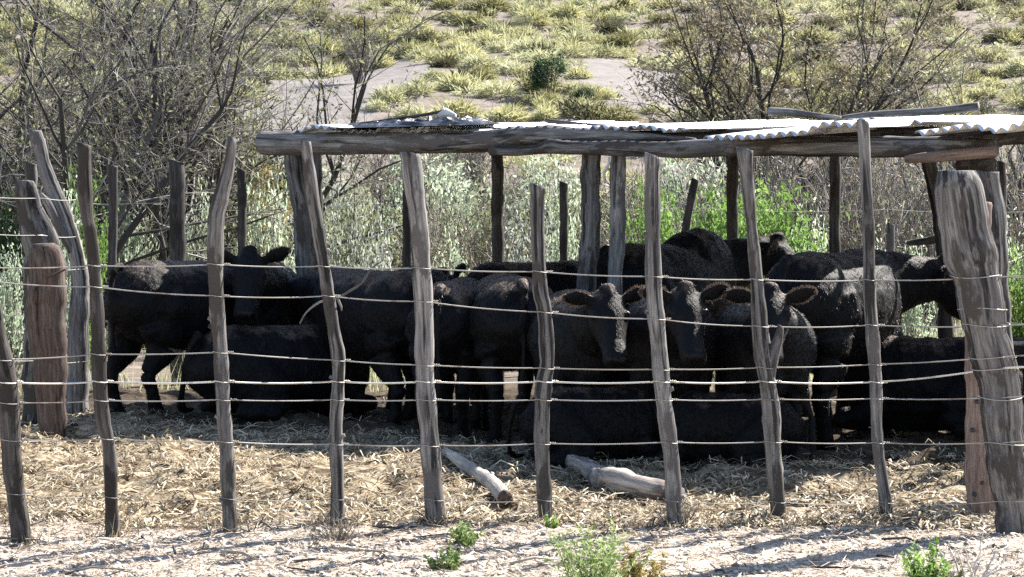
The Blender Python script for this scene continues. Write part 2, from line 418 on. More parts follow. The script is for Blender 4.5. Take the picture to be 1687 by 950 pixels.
FP = {  # front fence posts: knots, distance, material, label
 'a': ([(-52, 330, 24), (-28, 440, 26), (-6, 540, 30), (12, 640, 36), (17, 700, 34), (24, 800, 32), (36, 893, 33)], 10.06, M_wood_d, 'dark leaning post at the left edge of the fence'),
 'b': ([(139, 237, 23), (141, 338, 23), (151, 397, 21), (158, 470, 21), (162, 583, 25), (169, 686, 24), (180, 745, 22), (186, 882, 23)], 10.28, M_wood_d, None),
 'c': ([(382, 226, 14), (377, 275, 20), (362, 330, 26), (355, 370, 28), (357, 500, 25), (364, 597, 24), (371, 715, 24), (375, 790, 25), (381, 882, 26)], 10.28, M_wood_b, 'crooked barky post bending right at its top'),
 'd': ([(503, 232, 17), (512, 300, 21), (524, 380, 21), (540, 481, 20), (551, 548, 22), (557, 590, 23), (556, 640, 21), (554, 700, 22), (555, 800, 23), (556, 868, 24)], 10.55, M_wood_b, None),
 'e': ([(676, 252, 35), (684, 330, 31), (692, 390, 29), (697, 481, 30), (700, 600, 30), (705, 700, 31), (713, 790, 31), (719, 868, 31)], 10.54, M_wood, 'thick pale grey post with a long crack'),
 'f': ([(887, 305, 26), (886, 380, 22), (890, 475, 25), (898, 513, 25), (901, 596, 25), (896, 632, 27), (893, 740, 25), (896, 800, 25), (900, 862, 24)], 10.66, M_wood_b, None),
 'g': ([(1076, 255, 26), (1075, 380, 25), (1080, 506, 28), (1091, 633, 27), (1106, 759, 26), (1113, 866, 27)], 10.6, M_wood, None),
 'h': ([(1226, 245, 27), (1231, 300, 21), (1238, 365, 18), (1248, 486, 22), (1254, 560, 30), (1261, 612, 28), (1270, 680, 30), (1275, 760, 27), (1283, 860, 25)], 10.72, M_wood_b, 'forked post with a short broken prong'),
 'i': ([(1421, 198, 21), (1428, 320, 19), (1430, 345, 20), (1432, 461, 21), (1438, 556, 23), (1443, 635, 21), (1447, 740, 19), (1463, 853, 23)], 10.85, M_wood, 'tallest thin post reaching the roof edge'),
}
fence = empty('wire_fence', P(843, 865, 10.6), 'wire fence of crooked grey posts along the front of the cattle pen', 'fence', 'wire fences round the pen')
fo = fence.location.copy()
post_rows = {}
for k, (kn, d, mt, lab) in FP.items():
    mb = MB(); rs = post_geo(mb, kn, d, rough=.075)
    if k == 'h':   # prong of the fork
        pr = resample([(P(1262, 640, d), .032), (P(1269, 600, d), .036), (P(1277, 572, d), .030), (P(1283, 556, d), .022), (P(1286, 536, d), .014)], .02)
        mb.tube([q[0] for q in pr], [q[1] for q in pr], 8, rough=.08, slant=.4)
    if k in 'cdg':  # knots
        for q in RNG.sample(rs[4:-4], 4):
            s = RNG.choice((-1, 1)); p0 = q[0]; mb.tube([p0, p0 + Vector((s * q[1] * 1.25, -.01, .02))], [q[1] * .5, q[1] * .28], 7, rough=.1)
    o = mb.build('post', mt, fence, fo)
    if lab: o['label'] = lab
    post_rows[k] = (kn, d)
# big leaning strainer at the right, and the upright sleeper behind its foot
mb = MB(); post_geo(mb, [(1575, 281, 66), (1578, 300, 74), (1588, 350, 84), (1598, 420, 86), (1612, 480, 76), (1628, 556, 71), (1645, 635, 69), (1657, 740, 66), (1674, 868, 66)], 10.35, 18, .05, .8, .12)
for (px, py, r) in ((1600, 360, .02), (1590, 420, .016)):
    pass
strainer = mb.build('strainer_post', M_wood_b, fence, fo); strainer['label'] = 'massive grey corner post leaning left, with wires nailed to it'
mb = MB(); post_geo(mb, [(1612, 330, 44), (1613, 500, 46), (1614, 640, 46), (1615, 760, 50), (1618, 852, 56)], 10.95, 12, .03, .7, .1)
slp = mb.build('sleeper_post', M_sleeper, fence, fo); slp['label'] = 'reddish sleeper post with bolt holes behind the leaning corner post'
mb = MB()
for (px, py) in ((1599, 707), (1614, 793), (1602, 812), (1625, 700), (1606, 660)):
    c = P(px, py, 10.95); r = .011
    yy = c.y - .7 * 25 / PXM(10.95) - .004
    mb.tube([Vector((c.x, yy - .003, c.z)), Vector((c.x, yy + .05, c.z))], [r, r], 8, rough=.1)
mb.build('bolt_hole', M_tarp, slp, fo)
# wires
def wire_path(knots, sag=.012):
    pts = []
    for i in range(len(knots) - 1):
        a, b = Vector(knots[i]), Vector(knots[i + 1]); n = 8
        for j in range(n):
            t = j / n; pts.append(a.lerp(b, t) - Vector((0, 0, sag * 4 * t * (1 - t))))
    pts.append(Vector(knots[-1])); return pts
def post_at(k, py):
    kn, d = FP[k][0], FP[k][1]
    ys = [q[1] for q in kn]
    return float(np.interp(py, ys, [q[0] for q in kn])), float(np.interp(py, ys, [q[2] for q in kn])), d
WY = {  # wire heights (photo rows) at posts a..i and the strainer
 'A': (440, 437, 435, 438, 441, 447, 455, 460, 461, 456),
 'B': (462, 472, 487, 487, 496, 514, 525, 537, 535, 536),
 'C': (592, 583, 580, 593, 601, 606, 608, 605, 600, 588),
 'D': (629, 628, 628, 628, 628, 628, 628, 628, 629, 606),
 'E': (663, 659, 658, 658, 658, 658, 658, 657, 656, 655),
 'F': (724, 722, 727, 731, 733, 730, 728, 727, 729, 729),
 'G': (812, 818, 820, 821, 822, 823, 824, 826, 827, 826)}
for k, rows in WY.items():
    kn = []; mb = MB()
    rad = {'D': .0042, 'G': .0018}.get(k, .0030)
    for pk, py in zip('abcdefghi', rows):
        px, w, d = post_at(pk, py); kn.append(P(px, py, d))
        r = w / PXM(d) / 2 * 1.04 + .003    # tie wire round the post
        c = P(px, py, d); ring = [c + Vector((math.cos(t) * r, math.sin(t) * r, .004 * math.sin(t * 2))) for t in np.linspace(0, 2 * math.pi, 15)]
        mb.tube(ring, [rad * .75] * 15, 5)
        tw = [c + Vector((r + .004 + .006 * math.cos(t) + .008 * t, .006 * math.sin(t) - r * .2, .002)) for t in np.linspace(0, 9, 22)]
        tw = [c + Vector((r + .004 + .0045 * t, .0042 * math.sin(t * 3), .0042 * math.cos(t * 3))) for t in np.linspace(0, 4, 26)]
        mb.tube(tw, [rad * .8] * 26, 4)
    first = kn[0]; kn.insert(0, Vector((first.x - 2.2, first.y - .25, first.z + .01)))
    pe = P(1640, rows[9], 10.30); kn.append(pe)
    kn.append(P(1800, rows[9] - 14, 10.0))
    pts = wire_path(kn, RNG.uniform(.004, .014))
    mb.tube(pts, [rad] * len(pts), 6)
    w = mb.build('wire', M_wire_b if k == 'D' else M_wire, fence, fo)
    if k == 'D': w['label'] = 'thicker bright wire at knee height'
mb = MB()
for py in (455, 508, 535, 588, 607, 655, 729):   # staples and wraps on the strainer
    px = float(np.interp(py, [281, 350, 480, 635, 868], [1575, 1588, 1612, 1645, 1674])); wpx = float(np.interp(py, [281, 350, 480, 635, 868], [66, 84, 76, 69, 66]))
    r = wpx / PXM(10.35) / 2 * 1.04 + .004; c = P(px, py, 10.35)
    ring = [c + Vector((math.cos(t) * r, math.sin(t) * r * .8, .006 * math.sin(t * 2 + py))) for t in np.linspace(0, 2 * math.pi, 25)]
    mb.tube(ring, [.0026] * 25, 5)
mb.build('wire_wrap', M_wire, strainer, fo)

# left side fence: old sleeper, forked trunk, thin posts
side = empty('wire_fence', P(75, 715, 14.9), 'old side fence of brown sleeper and forked grey trunk at the left', 'fence', 'wire fences round the pen'); so = side.location.copy()
mb = MB(); post_geo(mb, [(40, 297, 31), (49, 340, 42), (60, 380, 56), (74, 440, 72), (75, 500, 71), (72, 560, 66), (66, 640, 58), (64, 700, 56)], 15.15, 18, .02, .6, .2)
g_ = mb.build('post', M_wood_b, side, so); g_['label'] = 'wide grey post with a slanted top, narrowing upwards'
mb = MB(); post_geo(mb, [(72, 401, 34), (73, 408, 46), (75, 430, 57), (77, 480, 62), (79, 560, 61), (84, 640, 52), (88, 716, 44)], 14.75, 18, .025, .7, .1)
so_ = mb.build('sleeper_post', M_sleeper_d, side, so); so_['label'] = 'shorter reddish brown round-topped post in front of the slanted grey one'
mb = MB(); mb.tube([P(73, 456, 14.60), P(90, 452, 14.58), P(108, 443, 14.57)], [.012, .010, .007], 6)
mb.build('iron_rod', M_steel, so_, so)
mb = MB(); post_geo(mb, [(57, 214, 22), (75, 280, 24), (95, 330, 28), (118, 390, 25), (130, 440, 27), (131, 500, 33), (129, 580, 36), (128, 674, 39)], 16.7, 14, .07, 1, .4)
pr = resample([(P(126, 420, 16.7), .05), (P(100, 376, 16.65), .045), (P(76, 330, 16.6), .03), (P(66, 318, 16.6), .018)], .04); mb.tube([q[0] for q in pr], [q[1] for q in pr], 9, rough=.08)
t_ = mb.build('post', M_wood, side, so); t_['label'] = 'forked grey tree trunk used as a post'
for kn, d, mt in (([(51, 268, 20), (51, 400, 21), (52, 606, 22)], 16.9, M_wood_b), ([(184, 272, 20), (187, 330, 16), (185, 430, 15), (185, 560, 14), (183, 676, 15)], 16.6, M_wood_d)):
    mb = MB(); post_geo(mb, kn, d, 10); mb.build('post', mt, side, so)
for rows in ((322, 338), (383, 370), (437, 437), (590, 586), (717, 700)):
    mb = MB(); pts = wire_path([P(-60, rows[0] - 2, 14.4), P(70, rows[0] + 4, 14.9), P(130, rows[0] + 6, 16.5), P(185, rows[1], 16.6)]); mb.tube(pts, [.0028] * len(pts), 5); mb.build('wire', M_wire, side, so)

# rear fence behind the shelter
rear = empty('wire_fence', P(700, 560, 20), 'rear fence of short dark posts behind the shelter', 'fence', 'wire fences round the pen'); ro = rear.location.copy()
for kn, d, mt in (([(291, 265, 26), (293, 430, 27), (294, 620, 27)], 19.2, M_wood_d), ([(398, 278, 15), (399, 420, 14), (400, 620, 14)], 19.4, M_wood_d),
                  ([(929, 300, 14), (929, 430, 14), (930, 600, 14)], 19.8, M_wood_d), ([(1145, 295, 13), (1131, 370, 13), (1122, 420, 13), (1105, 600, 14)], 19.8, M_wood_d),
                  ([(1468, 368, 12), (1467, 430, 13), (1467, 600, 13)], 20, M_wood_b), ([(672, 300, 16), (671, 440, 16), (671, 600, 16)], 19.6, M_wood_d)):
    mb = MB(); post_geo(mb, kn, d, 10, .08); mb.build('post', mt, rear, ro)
for y0 in (333, 455):
    mb = MB(); pts = wire_path([P(-60, y0 - 6, 19), P(291, y0, 19.2), P(399, y0, 19.4), P(671, y0 + 3, 19.6), P(929, y0 + 6, 19.8), P(1130, y0 + 8, 19.8), P(1467, y0 + 12, 20), P(1750, y0 + 12, 20)], .03)
    mb.tube(pts, [.002] * len(pts), 5); mb.build('wire', M_wire, rear, ro)
# right side fence
rside = empty('wire_fence', P(1640, 760, 13), 'right side fence of grey slab posts behind the leaning corner post', 'fence', 'wire fences round the pen'); rso = rside.location.copy()
for kn, d, mt in (([(1625, 283, 44), (1634, 330, 42), (1642, 450, 40), (1650, 600, 38), (1655, 790, 40)], 12.4, M_wood), ([(1650, 266, 15), (1651, 400, 15), (1650, 690, 16)], 15.6, M_wood_b),
                  ([(1730, 270, 30), (1728, 840, 30)], 11.6, M_wood), ([(1700, 300, 22), (1695, 650, 22)], 17.4, M_wood_d)):
    mb = MB(); post_geo(mb, kn, d, 12); mb.build('post', mt, rside, rso)
for i in range(8):
    d = 12.75 + .38 * i; x = .2385 * d + .05 * math.sin(i * 2.1) + .04; pts = [(Vector((x, d, -.15)), .055), (Vector((x + .02, d + .03, .7)), .05), (Vector((x + .05 * math.sin(i * 1.7), d + .02, 1.35 + .2 * math.sin(i * 3.3))), .042)]
    mb = MB(); rs = resample(pts, .06); mb.tube([q[0] for q in rs], [q[1] for q in rs], 10, rough=.08, slant=.3); mb.build('post', (M_wood_b, M_wood_d)[i % 2], rside, rso)
for (z0) in (455, 530, 600):
    mb = MB(); pts = wire_path([P(1760, z0, 11.2), P(1648, z0, 12.4), P(1650, z0 - 20, 15.6), P(1696, z0 - 40, 17.4)]); mb.tube(pts, [.0028] * len(pts), 5); mb.build('wire', M_wire, rside, rso)
mb = MB(); mb.tube([P(1497, 400, 17.2), P(1515, 398, 16.9), P(1560, 392, 16.3), P(1652, 380, 15.5)], [.022, .028, .03, .03], 8, rough=.08); mb.build('rail', M_wood_d, rside, rso)

# ------------------------------------------------------------------ shelter
shel = empty('cattle_shelter', (.6, 15.8, 0), 'low open shelter of rough logs with a ragged corrugated tin roof', 'shelter'); sho = shel.location.copy()
DL, DR = 17.0, 13.9                    # distance of the front beam at its left and right end
XL, XR = P(432, 236, DL).x, P(1640, 244, DR).x
def dfront(px):
    r = ray(px, 240); k = r.x / r.y
    # intersect x = k*y with the beam line
    m = (DR - DL) / (XR - XL)
    return (DL - m * XL) / (1 - m * k)
def beam(knots, off=0.0, mat=M_wood, name='beam', sides=14, flat=1.0, rough=.05, label=None):
    mb = MB(); pts = []
    for (px, py, w) in knots:
        d = dfront(px) + off; pts.append((P(px, py, d), w / PXM(d) / 2))
    rs = resample(pts, .05); ph = RNG.random() * 6
    mb.tube([q[0] for q in rs], [q[1] * (1 + .04 * math.sin(i * .7 + ph)) for i, q in enumerate(rs)], sides, rough=rough, flat=flat)
    o = mb.build(name, mat, shel, sho)
    if label: o['label'] = label
    return o
beam([(432, 235, 40), (470, 236, 40), (560, 236, 37), (700, 235, 36), (800, 230, 32), (850, 224, 27), (900, 222, 29), (1000, 223, 20), (1080, 227, 14), (1146, 231, 8)], 0.0, M_wood, label='long tapering log over the left half')
beam([(808, 248, 15), (850, 248, 18), (885, 246, 17), (905, 241, 25), (940, 243, 23), (1020, 244, 26), (1114, 246, 28), (1250, 240, 35), (1400, 241, 36), (1560, 243, 36), (1640, 245, 33)], -.14, M_wood_b, label='thick knotty log over the right half')
beam([(1492, 262, 12), (1540, 258, 18), (1640, 250, 20)], -.30, M_sleeper, label='short reddish pole at the right end')
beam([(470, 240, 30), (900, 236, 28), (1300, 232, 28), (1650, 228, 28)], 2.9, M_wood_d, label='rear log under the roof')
beam([(1578, 270, 24), (1638, 271, 24)], .1, M_wood_d, name='packing_block', sides=8)
for kn, off, mt in (([(481, 248, 29), (492, 320, 30), (500, 380, 31), (503, 520, 31), (505, 690, 32)], 0.05, M_wood_b),
                ([(974, 250, 33), (972, 400, 33), (966, 480, 32), (963, 712, 34)], .05, M_wood_b),
                ([(1019, 252, 26), (1017, 400, 26), (1013, 480, 24), (1010, 715, 26)], .02, M_wood),
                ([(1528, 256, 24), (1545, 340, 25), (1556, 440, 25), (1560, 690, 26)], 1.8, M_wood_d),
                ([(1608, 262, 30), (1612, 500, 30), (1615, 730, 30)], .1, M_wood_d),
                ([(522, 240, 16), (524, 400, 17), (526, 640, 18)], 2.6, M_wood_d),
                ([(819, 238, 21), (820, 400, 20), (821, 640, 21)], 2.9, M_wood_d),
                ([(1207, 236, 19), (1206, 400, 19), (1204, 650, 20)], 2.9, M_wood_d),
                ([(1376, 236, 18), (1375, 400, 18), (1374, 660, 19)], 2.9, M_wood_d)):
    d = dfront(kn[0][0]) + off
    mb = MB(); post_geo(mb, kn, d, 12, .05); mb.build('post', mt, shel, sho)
# rafters
U = Vector((XR - XL, DR - DL, 0)).normalized(); V = Vector((-U.y, U.x, 0))      # along the beam, and towards the rear
for i, px in enumerate((470, 640, 800, 960, 1120, 1290, 1440, 1600)):
    d = dfront(px); a = P(px, 222, d); b = a + V * 3.0; b.z += .06; a.z -= .03
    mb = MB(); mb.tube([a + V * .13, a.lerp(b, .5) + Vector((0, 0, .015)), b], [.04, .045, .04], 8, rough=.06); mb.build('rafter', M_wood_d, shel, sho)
for v in (.6, 1.6, 2.6):
    a = P(450, 214, DL) + V * v; b = P(1640, 210, DR) + V * v
    a.z += -.045 + v * .035; b.z += -.03 + v * .035
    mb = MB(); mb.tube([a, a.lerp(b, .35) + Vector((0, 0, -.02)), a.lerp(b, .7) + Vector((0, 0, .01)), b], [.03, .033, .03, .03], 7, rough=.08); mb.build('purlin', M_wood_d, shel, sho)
def sheet(fl, fr, depth, rise, fo=.0, twist=0.0, seed=1, pitch=.076, amp=.015, backshift=0.0, label=None, bend=.02):
    """fl, fr: photo pixels of the front-left and front-right corners; fo: overhang in front of the beam."""
    dl, dr = dfront(fl[0]) - fo, dfront(fr[0]) - fo
    A, B = P(fl[0], fl[1], dl), P(fr[0], fr[1], dr)
    Lw = (B - A).length; nu = max(8, int(Lw / pitch * 8)); nv = 14
    vs, fs = [], []; rs = random.Random(seed); ph = rs.random() * 6
    dent = (vnoise(np.arange(nu + 1) / 8 / 2.3, np.zeros(nu + 1) + seed, 71) - .5) * .045
    for layer in (0, 1):
        for j in range(nv + 1):
            v = j / nv
            for i in range(nu + 1):
                u = i / nu
                p = A.lerp(B, u) + V * (depth * v + backshift * u)
                z = amp * math.sin(2 * math.pi * u * Lw / pitch) + rise * v * (1 - twist * u) + bend * math.sin(3 * u + 5 * v + ph) * v + .010 * math.sin(9 * u + ph) * (1 - v) + dent[i] * (1 - .6 * v)
                vs.append(p + Vector((0, 0, z - .0016 * layer)))
    n = nu + 1; m = (nv + 1) * n
    for j in range(nv):
        for i in range(nu):
            a = j * n + i; fs.append((a, a + 1, a + n + 1, a + n)); fs.append((m + a, m + a + n, m + a + n + 1, m + a + 1))
    for i in range(nu): fs.append((i, m + i, m + i + 1, i + 1)); a = nv * n + i; fs.append((a, a + 1, m + a + 1, m + a))
    for j in range(nv): a = j * n; fs.append((a, a + n, m + a + n, m + a)); a += nu; fs.append((a, m + a, m + a + n, a + n))
    mb = MB(); mb.add(vs, fs, .5); o = mb.build('roof_sheet', M_tin, shel, sho)
    if label: o['label'] = label
sheet((486, 214), (700, 213), 3.3, .15, .05, 0, 1, bend=.012)
sheet((676, 213), (905, 211), 3.3, .14, .02, 0, 2, bend=.012)
sheet((880, 208), (1130, 211), 3.3, .15, .04, .1, 3, bend=.012)
sheet((1158, 234), (1418, 203), 3.3, .27, .62, .45, 4, amp=.018, bend=.008, label='bent bright sheet with its left corner hanging low')
sheet((1395, 199), (1520, 198), 3.3, .10, -.25, 0, 6, bend=.005)
sheet((1506, 221), (1700, 202), 3.3, .235, .65, .3, 5, amp=.018, bend=.008, label='bright sheet overhanging the right end')
# loose things on the roof
def lay_pole(knots, off, mat, label, name='pole', rough=.07):
    mb = MB(); pts = [(P(px, py, dfront(px) + off), w / PXM(dfront(px)) / 2) for px, py, w in knots]
    rs = resample(pts, .05); o = mb.build
    mb.tube([q[0] for q in rs], [q[1] for q in rs], 10, rough=rough)
    b = mb.build(name, mat, None, tuple(rs[0][0])); tag(b, label, 'pole', 'loose poles on the roof')
lay_pole([(1267, 184, 16), (1300, 185, 15), (1345, 190, 11), (1385, 194, 7)], 1.5, M_wood, 'short tapering pole lying on the bent roof sheet right of centre')
lay_pole([(1380, 194, 7), (1440, 188, 12), (1490, 186, 14), (1550, 182, 15), (1612, 175, 17)], 1.7, M_wood_b, 'long bowed pole lying across the right end of the roof')
lay_pole([(520, 212, 5), (600, 203, 6), (680, 192, 6), (735, 182, 5)], .8, M_wood_d, 'thin dark stick slanting up over the left roof beside the tarp')
lay_pole([(900, 199, 8), (960, 205, 7), (1030, 209, 6)], .5, M_wood, 'thin grey stick on the middle of the roof')
def tarp():
    c = P(690, 212, dfront(690) + .35); vs, fs = [], []; n, m = 64, 26
    def nz(a, b, k): return float(vnoise(np.array([a + 20]), np.array([b + 20]), k)[0])
    for j in range(m + 1):
        for i in range(n + 1):
            u, v = i / n * 2 - 1, j / m * 2 - 1
            edge = .62 + .6 * nz(math.atan2(v, u) * 2.2, 1, 25)
            e = max(0, 1 - (abs(u) ** 1.8 + abs(v) ** 2.0) / edge) ** .5
            rid = 1 - abs(2 * nz(u * 4 + v * 2, v * 2.5 - u, 22) - 1); rid2 = 1 - abs(2 * nz(u * 11 - v * 3, v * 6, 23) - 1)
            z = .7 * e * (.015 + .10 * rid ** 3 * (.4 + .9 * max(0, u)) + .05 * rid2 ** 2)
            p = c + U * (u * .55 * (.7 + .5 * edge)) + V * (v * .45) + Vector((0, 0, z + .022 * (v + 1))); vs.append(p)
    for j in range(m):
        for i in range(n): a = j * (n + 1) + i; fs.append((a, a + 1, a + n + 2, a + n + 1))
    k = len(vs); vs += [q - Vector((0, 0, .006)) for q in vs]; fs += [tuple(reversed([i + k for i in f])) for f in fs]
    mb = MB(); mb.add(vs, fs, .5); o = mb.build('tarp', M_tarp, None, tuple(c), smooth=False); tag(o, 'crumpled black plastic tarp lying on the left half of the tin roof', 'tarp')
tarp()
mb = MB(); c = P(732, 190, dfront(732) + .5)
mb.tube([c + U * -.05, c + U * .02 + Vector((0, 0, .02)), c + U * .10 + Vector((0, 0, -.005))], [.02, .035, .018], 7, rough=.3)
mb.tube([c, c + Vector((-.01, 0, .07))], [.02, .004], 6, rough=.2)
tag(mb.build('rag', M_rag, None, tuple(c)), 'small pale rag on top of the black tarp on the roof', 'rag')
mb = MB(); c = P(1003, 285, dfront(1003) - .2); mb.tube([P(997, 302, c.y), P(995, 284, c.y), P(1003, 270, c.y), P(1004, 258, c.y)], [.008, .011, .010, .008], 6)
tag(mb.build('twig', M_pale_twig, None, tuple(c)), 'pale hooked twig hanging between the two middle shelter posts', 'twig')

# ------------------------------------------------------------------ cattle
def ellip_loft(mb, secs, sides=20):
    """secs: (centre, rz, ry, yaw_dir) with the section plane normal along the path; exponent rounds the section."""
    vs, fs = [], []; n = len(secs)
    for i, (p, rz, ry) in enumerate(secs):
        p = Vector(p); t = Vector(secs[min(i + 1, n - 1)][0]) - Vector(secs[max(i - 1, 0)][0])
        t.normalize(); side = Vector((0, 0, 1)).cross(t)
        if side.length < .25: side = Vector((0, 1, 0))
        side.normalize(); up = t.cross(side).normalized()
        for k in range(sides):
            a = 2 * math.pi * k / sides; vs.append(p + side * (math.cos(a) * ry) + up * (math.sin(a) * rz))
    for i in range(n - 1):
        for k in range(sides):
            k2 = (k + 1) % sides; fs.append((i * sides + k, i * sides + k2, (i + 1) * sides + k2, (i + 1) * sides + k))
    fs.append(tuple(reversed(range(sides)))); fs.append(tuple((n - 1) * sides + k for k in range(sides)))
    mb.add(vs, fs)
def csmooth(secs, sub=4):
    out = []; n = len(secs)
    flat = [np.array([*s[0], s[1], s[2]], float) for s in secs]
    for i in range(n - 1):
        a, b, c, d = flat[max(i - 1, 0)], flat[i], flat[i + 1], flat[min(i + 2, n - 1)]
        for j in range(sub):
            t = j / sub; q = .5 * (2 * b + (c - a) * t + (2 * a - 5 * b + 4 * c - d) * t * t + (3 * b - a - 3 * c + d) * t ** 3)
            out.append(((q[0], q[1], q[2]), max(q[3], .004), max(q[4], .004)))
    out.append(secs[-1]); return out
def make_cow(loc, heading, height, label, head_yaw=0, head_pitch=-42, neck_up=.0, lying=False, step=0.0, width=1.0, hump=0.0, tail_side=0.0, length=1.0, hk=1.0, dust_sun=1.0, neck_yaw=None, ear=0.0, seed=0):
    """heading: degrees, 0 = facing +X (right), -90 = facing the camera."""
    rs = random.Random(seed); mb = MB(); dz = -.40 if lying else 0
    w = width; lx = length
    torso = [((-.615 * lx, 0, .80), .06, .06), ((-.60 * lx, 0, .79), .14, .12 * w), ((-.54 * lx, 0, .765), .20, .185 * w), ((-.42 * lx, 0, .735), .255, .225 * w),
             ((-.25 * lx, 0, .71), .268, .232 * w), ((-.05 * lx, 0, .69), .285, .262 * w), ((.15 * lx, 0, .685), .29, .255 * w),
             ((.31 * lx, 0, .695 + hump * .2), .295 + hump * .3, .222 * w), ((.44 * lx, 0, .70), .265, .18 * w), ((.53 * lx, 0, .70), .20, .13 * w), ((.575 * lx, 0, .70), .10, .07)]
    torso = [((p[0], p[1], p[2] + dz), a, b) for p, a, b in torso]
    ellip_loft(mb, csmooth(torso), 24)
    if not lying:   # brisket and thighs
        ellip_loft(mb, csmooth([((.34, 0, .50), .08, .10), ((.46, 0, .50), .10, .10), ((.55, 0, .58), .07, .07)]), 14)
    # neck
    nyaw = R(head_yaw * .55 if neck_yaw is None else neck_yaw)
    base = Vector((.42 * lx, 0, .80 + dz)); nl = .44
    elev = R(24) + neck_up
    nd = Vector((math.cos(nyaw) * math.cos(elev), math.sin(nyaw) * math.cos(elev), math.sin(elev)))
    mid = base + nd * nl * .5 + Vector((math.cos(0) * .03, 0, 0)); poll = base + nd * nl
    ellip_loft(mb, csmooth([(base - Vector((.10, 0, .02)), .21, .15 * w), (base + Vector((.04, 0, -.01)) + nd * .06, .19, .135 * w), (mid, .15, .105), (poll - nd * .06, .118, .092), (poll + nd * .03, .09, .08)]), 18)
    # head frame
    hy, hp = R(head_yaw), R(head_pitch)
    hd = Vector((math.cos(hy) * math.cos(hp), math.sin(hy) * math.cos(hp), math.sin(hp)))
    hs = Vector((-math.sin(hy), math.cos(hy), 0)); hu = hs.cross(hd) * -1
    if hu.z < 0: hu = -hu
    hb = poll + hu * .01
    def hpt(a, s, u): return hb + (hd * a + hs * s + hu * u) * hk
    secs = [(hpt(-.05, 0, .005), .055, .05), (hpt(-.02, 0, .00), .095, .092), (hpt(.05, 0, -.012), .112, .104), (hpt(.12, 0, -.022), .112, .104), (hpt(.20, 0, -.03), .092, .082),
            (hpt(.28, 0, -.036), .074, .068), (hpt(.345, 0, -.036), .069, .072), (hpt(.385, 0, -.034), .060, .066), (hpt(.41, 0, -.034), .036, .044)]
    ellip_loft(mb, csmooth([(tuple(p), a * hk, b * hk) for p, a, b in secs], 3), 18)
    eyes = []; rim = []
    for s in (-1, 1):
        e = hpt(.115, s * .088, .04); eyes.append(e)
        ellip_loft(mb, [(tuple(e - hd * .03), .014, .014), (tuple(e), .032, .030), (tuple(e + hd * .03), .012, .012)], 10)
        # ear: a flattened leaf reaching sideways
        ed = (hs * s + hu * (-.12 + ear) - hd * .22 + Vector((0, 0, rs.uniform(-.12, .05)))).normalized()
        e0 = hpt(.0, s * .075, .035); wd = ed.cross(Vector((0, 0, 1)).cross(ed)).normalized()
        vsE = []; fsE = []; sidesE = 12
        nrm = (hd * .9 + hu * .3).normalized(); nrm = (nrm - ed * nrm.dot(ed)).normalized(); upv = ed.cross(nrm)
        for q, (t, rw) in enumerate(((0, .030), (.035, .042), (.075, .058), (.115, .062), (.15, .050), (.178, .028), (.19, .010))):
            for k in range(sidesE):
                a = 2 * math.pi * k / sidesE; cup = .012 * (1 - abs(math.sin(a))) if 0 < q < 6 else 0
                vsE.append(e0 + ed * t * hk * .88 + upv * (math.sin(a) * rw * .86) + nrm * (math.cos(a) * .017) - upv * (.10 * t * t / .05 * .2))
        for q in range(6):
            for k in range(sidesE): k2 = (k + 1) % sidesE; fsE.append((q * sidesE + k, q * sidesE + k2, (q + 1) * sidesE + k2, (q + 1) * sidesE + k))
        fsE.append(tuple(reversed(range(sidesE)))); fsE.append(tuple(6 * sidesE + k for k in range(sidesE)))
        mb.add(vsE, fsE)
        for q in range(1, 7):
            for k in (sidesE // 4, 3 * sidesE // 4): rim.append((vsE[q * sidesE + k], ed * .35 + (vsE[q * sidesE + k] - (e0 + ed * (0, .035, .075, .115, .15, .178, .19)[q] * hk * .88)).normalized()))
            if q == 6: rim += [(vsE[q * sidesE], ed)] * 2
        # nostril rim / jowl
        n_ = hpt(.392, s * .036, .0); ellip_loft(mb, [(tuple(n_ - hd * .02), .012, .012), (tuple(n_), .022, .020), (tuple(n_ + hd * .014), .010, .010)], 8)
    j = [(tuple(hpt(.06, 0, -.09)), .04, .05), (tuple(hpt(.16, 0, -.10)), .045, .05), (tuple(hpt(.30, 0, -.085)), .03, .045), (tuple(hpt(.375, 0, -.075)), .025, .035)]
    ellip_loft(mb, csmooth(j, 3), 12)
    # poll tuft
    ellip_loft(mb, [(tuple(hpt(-.07, 0, .05)), .02, .03), (tuple(hpt(-.03, 0, .085)), .045, .055), (tuple(hpt(.03, 0, .085)), .02, .03)], 10)
    # legs
    def limb(pts): ellip_loft(mb, csmooth([((x, y, z), a, b) for x, y, z, a, b in pts], 4), 14)
